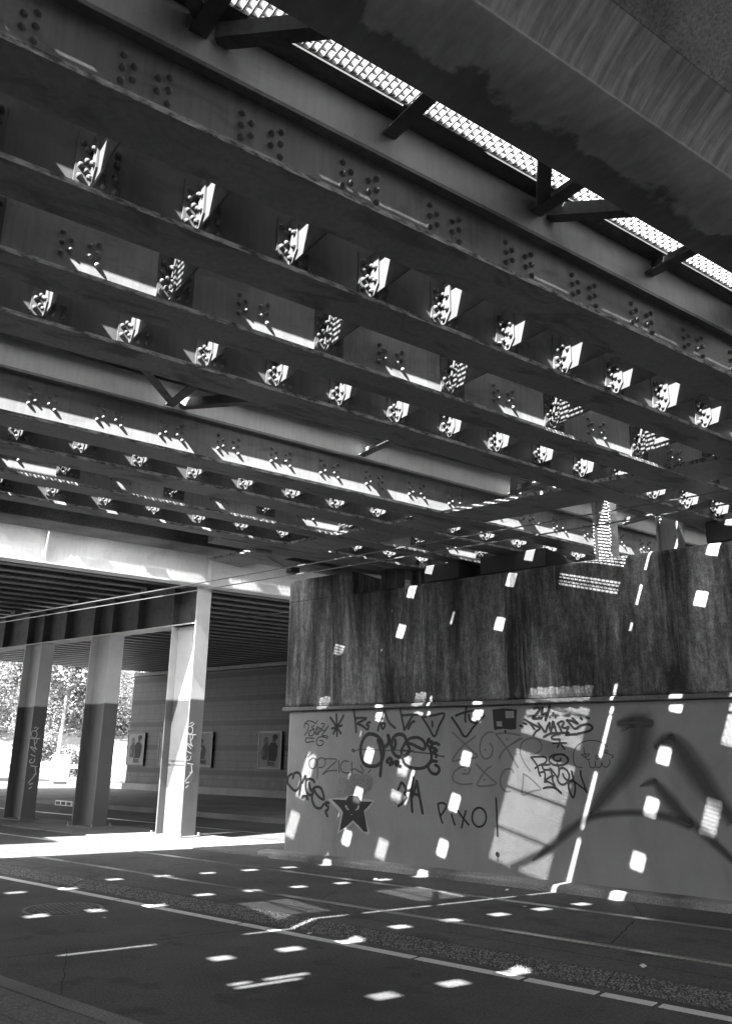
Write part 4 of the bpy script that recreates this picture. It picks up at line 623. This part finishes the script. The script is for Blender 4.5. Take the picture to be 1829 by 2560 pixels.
# cross girder under the spans, along the wall direction
cg = thing('cross_girder', sd(5, 7.97, 4.2), 'flat steel cross girder under the spans just before the wall', 'steel girder')
for a, b_ in ((1.6, 9.2),):
    MB().box(a, b_, 7.67, 8.27, 4.204, 4.222, sd).build('bottom_plate', M['steel'], cg)
    MB().box(a, b_, 7.665, 7.669, 4.2, 4.24, sd).build('plate_edge', M['steel_edge'], cg)
    MB().box(a, b_, 7.96, 7.98, 4.222, 4.3, sd).build('web', M['steel_dark'], cg)
# box beam and tie rod beside the far concrete beam
bb = thing('box_beam', Vector((5.6, 9.9, 4.2)), 'short steel box beam beside the stained concrete beam, left of the wall end', 'steel beam')
MB().box(4.5, 7.3, 9.66, 9.99, 4.2, 4.34).build('box_plate', M['steel_dark'], bb, bevel=.01)
MB().box(4.5, 7.3, 9.62, 9.655, 4.19, 4.42).build('side_plate', M['steel'], bb)
MB().tube([(5.3, 9.95, 4.19), (5.6, 10.2, 4.17), (6.3, 10.8, 4.22)], .012).build('tie_rod', M['wire'], bb)
MB().box(5.15, 5.4, 9.85, 10.05, 4.15, 4.2).build('rod_clamp', M['steel'], bb, bevel=.01); MB().box(6.22, 6.38, 10.74, 10.88, 4.18, 4.26).build('rod_clamp', M['black_steel'], bb, bevel=.01)
# ================================================================ CONCRETE BEAMS
cb = thing('concrete_bridge', Vector((3, 1.2, 4.2)), 'overhead concrete bridge with rounded cove and damp stained soffit', 'concrete bridge')
def extr(pts, name, mat, par, smooth=False, x0=X0 - 2, x1=X1, solid=True):
    b = MB()
    if solid: b.prism([Vector((x0, y, z)) for y, z in pts], Vector((x1 - x0, 0, 0)))
    o = b.build(name, mat, par)
    if smooth:
        for p in o.data.polygons: p.use_smooth = len(p.vertices) == 4
    return o
extr([(2.25, 4.215), (2.235, 4.2), (1.78, 4.2), (1.772, 4.206), (2.06, 4.3), (2.06, 5.4), (2.25, 5.4)], 'edge_beam', M['soffit'], cb)
N = 12; arc = [(1.775 + .26 * math.sin(math.pi * i / N), 4.2075 + .54 * i / N) for i in range(N + 1)]
extr(arc + [(2.055, 4.75), (2.055, 4.22)], 'cove', M['cove'], cb)
for p in cb.children[-1].data.polygons: p.use_smooth = len(p.vertices) == 4
extr([(1.774, 4.753), (1.974, 4.753), (1.974, 5.4), (1.40, 5.4), (1.42, 4.95)], 'upper_haunch', M['concrete_blotch'], cb)
extr([(1.565, 5.3), (1.565, 5.42), (-7, 5.42), (-7, 5.3)], 'deck_slab', M['concrete'], cb)
for y in (-.3, -2.2, -4.1, -6.0):
    extr([(y, 4.6), (y - .4, 4.6), (y - .4, 5.298), (y, 5.298)], 'slab_beam', M['concrete'], cb)
fb = thing('concrete_beam', Vector((3, 11.2, 4.4)), 'stained concrete edge beam beyond the steel spans, above the wall end', 'concrete beam')
extr([(10.93, 4.41), (10.94, 4.4), (11.45, 4.4), (11.45, 5.5), (10.93, 5.5)], 'beam_body', M['concrete_blotch'], fb, x1=X1)
dk = MB(); GX = [(2.3, 2.7), (2.9, 3.6), (4.2, 5.25)]; strip(dk, 9.5, 9.84); strip(dk, 9.84, 10.04, GX); strip(dk, 10.04, 10.93); mesh_panel(fb, 9.841, 10.039, 2.3, 5.25, name='side_grating', dep=.024); dk.build('cover_plate', M['steel_dark'], fb)
# ================================================================ FAR BRIDGE ON COLUMNS
fr_ = thing('column_bridge', Vector((6, 20, 4.6)), 'wide far steel bridge with ribbed ceiling resting on columns', 'railway bridge')
FX0, FX1 = -14.0, 21.0
b = MB(); b.box(FX0, FX1, 14.743, 14.757, 4.645, 5.6); fg = b.build('edge_girder', M['steel_pale'], fr_)
MB().box(FX0, FX1, 14.6, 14.9, 4.62, 4.645).build('bottom_flange', M['steel_pale'], fg)
for x in (-1.6, 1.3, 3.62, 6.7, 9.6):
    MB().box(x - .01, x + .01, 14.61, 14.742, 4.646, 5.59).build('stiffener', M['steel_pale'], fg)
MB().box(FX0, FX1, 14.76, 34.4, 5.35, 5.6).build('deck_slab', M['concrete'], fr_)
rib = MB(); rib.box(FX0, FX1, -.1, .1, 4.80, 4.82); rib.box(FX0, FX1, -.006, .006, 4.82, 5.348); rib_me = rib.mesh('ceiling_beam', True); rib_me.materials.append(M['steel'])
y = 15.35
while y < 34.4:
    o = bpy.data.objects.new('ceiling_beam', rib_me); COL.objects.link(o); o.parent = fr_; o.location = Vector((0, y, 0)) - wloc(fr_); y += .62
mk = MB(); strip(mk, 13.4, 13.95, [(-.6, 5.2)], xa=FX0, xb=FX1, z0=5.29, z1=5.32); strip(mk, 13.951, 14.40, [(-.6, 5.2)], xa=FX0, xb=FX1, z0=5.29, z1=5.32)
mesh_panel(fr_, 13.952, 14.39, 2.2, 5.2, 5.32, 'edge_grating', .05); mk.build('walkway_plate', M['steel_dark'], fr_)
pl_ = MB(); strip(pl_, 14.401, 14.50, xa=FX0, xb=FX1, z0=5.29, z1=5.32); strip(pl_, 14.60, 14.742, xa=FX0, xb=FX1, z0=5.29, z1=5.32)
for i in range(-8, 12): pl_.box(i * 1.17 + .3, i * 1.17 + .3 + random.uniform(.35, .55), 14.501, 14.599, 5.26, 5.285)
pl_.build('cover_plates', M['steel_dark'], fr_)
mesh_panel(fr_, 14.501, 14.599, -8, 12, 5.32, 'edge_grating', .05, dep=.032)
# header
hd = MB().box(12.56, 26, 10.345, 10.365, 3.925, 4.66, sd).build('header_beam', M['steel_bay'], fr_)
MB().box(12.56, 26, 10.19, 10.52, 3.90, 3.925, sd).build('bottom_flange', M['steel_pale'], hd); MB().box(12.56, 26, 10.19, 10.52, 4.66, 4.685, sd).build('top_flange', M['steel'], hd)
for s_ in (13.22, 14.35, 15.23, 15.9, 17.0, 17.93, 18.6, 19.7, 20.6, 21.3, 22.4):
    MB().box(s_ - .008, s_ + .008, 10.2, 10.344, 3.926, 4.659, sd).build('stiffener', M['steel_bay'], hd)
for s_ in (14.3, 16.8, 19.5, 22, 24):   # short posts from the header up to the deck beams
    MB().box(s_ - .1, s_ + .1, 10.25, 10.45, 4.686, 4.8, sd).build('packer', M['steel_dark'], fr_)
for i, (s_, lab, zt) in enumerate([(12.49, 'front steel column, sunlit on its side, with white lettering down its face', 4.80), (15.2, 'middle steel column without lettering', 3.898), (17.89, 'third steel column at the left, with white lettering down its face', 3.898), (20.6, 'fourth steel column, at the left border', 3.898)]):
    c = thing('steel_column', sd(s_, 10.35, .09), lab, 'column', 'steel columns of the far bridge')
    sh = MB().box(s_, s_ + .028, 10.19, 10.52, .09, zt, sd); sh.box(s_ + .69, s_ + .718, 10.19, 10.52, .09, zt if i else 3.898, sd); 
    sh.box(s_ + .0285, s_ + .6895, 10.343, 10.367, .09, zt if i else 3.898, sd); sh.build('shaft', M['column'], c)
    MB().box(s_ - .08, s_ + .80, 10.12, 10.59, .09, .115, sd).build('base_plate', M['concrete'], c)
    for ds, dd in ((-.05, 10.15), (-.05, 10.56), (.77, 10.15)):
        MB().box(s_ + ds - .015, s_ + ds + .015, dd - .015, dd + .015, .115, .17, sd).build('anchor_bolt', M['steel'], c)
    if i == 0: MB().box(s_ + .03, s_ + .688, 10.2, 10.342, 3.9, 3.925, sd).build('cap_plate', M['column'], c)
    if i in (0, 2): paint_obj('white_lettering', COLTEXT[1 if i == 0 else 3], M['marker_white'], c, lambda a, z, d: sd(d, a, z), s_ - .003, 'white hand painted word OPZICHT between quotes, reading downwards', .0003)
# posts and bearings on the wall top
for s0, s1, lab in ((3.26, 3.53, 'steel post on the wall top, right, crossed by a thin sunlit line'), (4.10, 4.34, 'steel post on the wall top, middle'), (7.52, 7.81, 'steel post on the wall top near its raised end'), (7.07, 7.26, 'darker steel post on the wall top near its raised end')):
    p = thing('steel_post', sd((s0 + s1) / 2, 10.0, 3.9), lab, 'steel post', 'posts on the wall top')
    q = MB().box(s0, s0 + .02, 9.9, 10.12, 3.9, 4.85, sd); q.box(s1 - .02, s1, 9.9, 10.12, 3.9, 4.85, sd); q.build('post_flanges', M['steel'], p)
    MB().box(s0 + .021, s1 - .021, 9.99, 10.01, 3.9, 4.85, sd).build('post_web', M['steel'], p)
for s0, s1, lab in ((4.95, 5.95, 'dark bearing beam on the wall top under the second span'), (1.9, 2.9, 'dark bearing beam on the wall top at the right border'), (6.3, 6.9, 'dark bearing beam on the wall top between the posts')):
    p = thing('bearing_beam', sd((s0 + s1) / 2, 10.2, 3.9), lab, 'bearing beam', 'bearing beams on the wall top')
    MB().box(s0, s1, 9.75, 10.4, 3.95, 4.196, sd).build('beam_box', M['black_steel'], p, bevel=.01); MB().box(s0 + .08, s1 - .08, 9.8, 10.35, 3.9, 3.95, sd).build('sole_plate', M['black_steel'], p)
# wires
for d_, z_, a, b_, lab in ((7.74, 3.91, -12, 90, 'upper trolley wire over the tram track'), (7.76, 3.745, -12, 90, 'lower trolley wire over the tram track'), (11.8, 4.26, 11.7, 90, 'trolley wire over the far track, behind the columns')):
    pts = [sd(a + (b_ - a) * i / 20, d_, z_ + (.003 * (b_ - a) * i / 20 if z_ < 3.8 else 0)) for i in range(21)]
    o = MB().tube(pts, .008, 6).build('trolley_wire', M['wire']); o['label'] = lab; o['category'] = 'overhead wire'; o['group'] = 'trolley wires'
# ================================================================ BEYOND: embankment, trees, cabinet
hill = MB(); nx, ny = 40, 16
for j in range(ny + 1):
    for i in range(nx + 1):
        x = -60 + 160 * i / nx; y = 62 + 60 * j / ny; t = j / ny
        hill.v.append(Vector((x, y, -.2 + 9 * (1 - math.cos(min(1, t * 1.5) * math.pi)) / 2 + random.uniform(-.15, .15))))
for j in range(ny):
    for i in range(nx): a = j * (nx + 1) + i; hill.f.append((a, a + 1, a + nx + 2, a + nx + 1))
hill.build('hill', M['grass'], recalc=False, smooth=True, kind='structure')
def leaves(cs, n, size, seed):
    rng = np.random.RandomState(seed); V = []; 
    for (cx_, cy_, cz_, r, rz, w) in cs:
        k = int(n * w); d = rng.normal(size=(k, 3)); d /= np.linalg.norm(d, axis=1)[:, None]; rad = rng.rand(k) ** .45
        p = np.array([cx_, cy_, cz_]) + d * rad[:, None] * np.array([r, r, rz])
        a = rng.normal(size=(k, 3)); a /= np.linalg.norm(a, axis=1)[:, None]; b2 = np.cross(a, rng.normal(size=(k, 3))); b2 /= np.linalg.norm(b2, axis=1)[:, None]
        s_ = size * (.6 + .8 * rng.rand(k))[:, None]
        V.append(np.stack([p - a * s_, p + b2 * s_ * .55, p + a * s_, p - b2 * s_ * .55], 1).reshape(-1, 3))
    V = np.concatenate(V); F = np.arange(len(V)).reshape(-1, 4)
    me = bpy.data.meshes.new('leaves'); me.from_pydata(V.tolist(), [], F.tolist()); return me
def tree(x, y, h, r, lean, label, mat='leaf', seed=1, n=9000, trunk_r=.16, z0=0, size=.11):
    t = thing('tree', Vector((x, y, z0)), label, 'tree', 'trees beyond the far bridge')
    rng = random.Random(seed); tb = MB(); pts = [(x + lean * k / 6 * h, y, z0 + h * .8 * k / 6) for k in range(7)]
    tb.tube(pts, [trunk_r * (1 - .11 * k) for k in range(7)], 8)
    cs = []
    for k in range(9):
        a = rng.uniform(0, 6.28); hh = rng.uniform(.42, .95) * h; q = Vector((x + lean * hh, y, z0 + hh * .8)); e = q + Vector((math.cos(a) * r * .6, math.sin(a) * r * .6, rng.uniform(.2, .8)))
        tb.tube([q, q.lerp(e, .5) + Vector((0, 0, .15)), e], [trunk_r * .4, trunk_r * .25, trunk_r * .1], 5)
        rr = r * rng.uniform(.38, .6); cs.append((e.x, e.y, e.z + .2, rr, rr * .8, 1 / 9))
    tb.build('trunk', M['bark'], t, smooth=True); link('crown', leaves(cs, n, size, seed), M[mat], t)
tree(8.2, 52, 9.5, 3.6, -.14, 'tall tree with a pale leaning trunk, beyond the bridge between the columns', 'leaf', 3, 34000, .2)
tree(2.5, 50, 8, 3.6, .03, 'bright leafy tree at the left border beyond the bridge', 'leaf', 5, 34000, .15)
tree(13.5, 47, 8.5, 2.6, .02, 'darker tree whose branches hang beside the end of the tiled wall', 'leaf2', 8, 7000, .13)
tree(-1, 62, 10, 5, 0, 'broad tree far back behind the left column', 'leaf', 11, 14000, .2)
tree(15, 74, 9, 5, 0, 'broad tree far back on the slope behind the middle column', 'leaf', 12, 14000, .2, 2)
tree(24, 76, 9, 5, 0, 'broad tree far back on the slope near the tiled wall', 'leaf', 13, 9000, .2, 2)
tree(6, 80, 9, 5.5, 0, 'broad tree far back on the slope in the gap at the left', 'leaf', 14, 14000, .2, 3)
for i, (x, y, z, r, lab) in enumerate([(18.3, 60, .3, 1.6, 'low round bush just left of the tiled wall end'), (2.2, 47, .2, 1.9, 'dark bush low at the left border'), (17.2, 66, 1.2, 1.8, 'bush higher on the slope left of the tiled wall end'), (10.5, 60, .0, 1.2, 'small bush behind the utility cabinet')]):
    o = link('bush', leaves([(x, y, z + r * .4, r, r * .7, .5), (x + r * .5, y, z + r * .3, r * .7, r * .5, .5)], 3500, .09, 30 + i), M['leaf2'])
    o['label'] = lab; o['category'] = 'bush'; o['group'] = 'bushes beyond the far bridge'
fm_ = []
rr_ = random.Random(4)
for k_ in range(60):
    x_ = -18 + k_ * .95; fm_.append((x_, 84 + rr_.uniform(-6, 6), rr_.choice((2, 5, 8)) + rr_.uniform(0, 3), 2.8, 2.6, 1 / 60))
link('distant_woodland', leaves(fm_, 90000, .17, 77), M['leaf'], kind='stuff')
cbn = thing('utility_cabinet', Vector((13.2, 45, 0)), 'white street cabinet standing in the sun beyond the bridge', 'utility cabinet')
MB().box(12.75, 13.55, 44.8, 45.2, .12, 1.35).build('cabinet_body', M['white'], cbn, bevel=.02); MB().box(12.72, 13.58, 44.77, 45.23, 1.36, 1.42).build('cabinet_roof', M['white'], cbn)
MB().box(12.8, 13.14, 44.78, 44.797, .2, 1.3).build('door', M['white'], cbn); MB().box(13.17, 13.5, 44.78, 44.797, .2, 1.3).build('door', M['white'], cbn); MB().box(12.8, 13.5, 44.85, 45.15, -.02, .12).build('plinth', M['concrete'], cbn)
gr = thing('guard_rail', Vector((10, 57, 0)), 'low pale guard rail along the sunny road beyond the bridge', 'guard rail')
MB().box(-8, 26, 57, 57.06, .55, .8).build('rail_beam', M['white'], gr)
for i in range(12): MB().box(-8 + i * 3, -7.9 + i * 3, 57.07, 57.15, -.02, .75).build('post', M['white'], gr)
dg = thing('drain_grate', sd(23, 14.45, .0), 'kerb drain opening with three slots across the far road', 'drain')
MB().box(22.6, 23.5, 14.43, 14.468, .03, .17, sd).build('drain_frame', M['white'], dg)
for k in range(3): MB().box(22.68 + k * .28, 22.9 + k * .28, 14.425, 14.429, .05, .14, sd).build('slot', M['black'], dg)
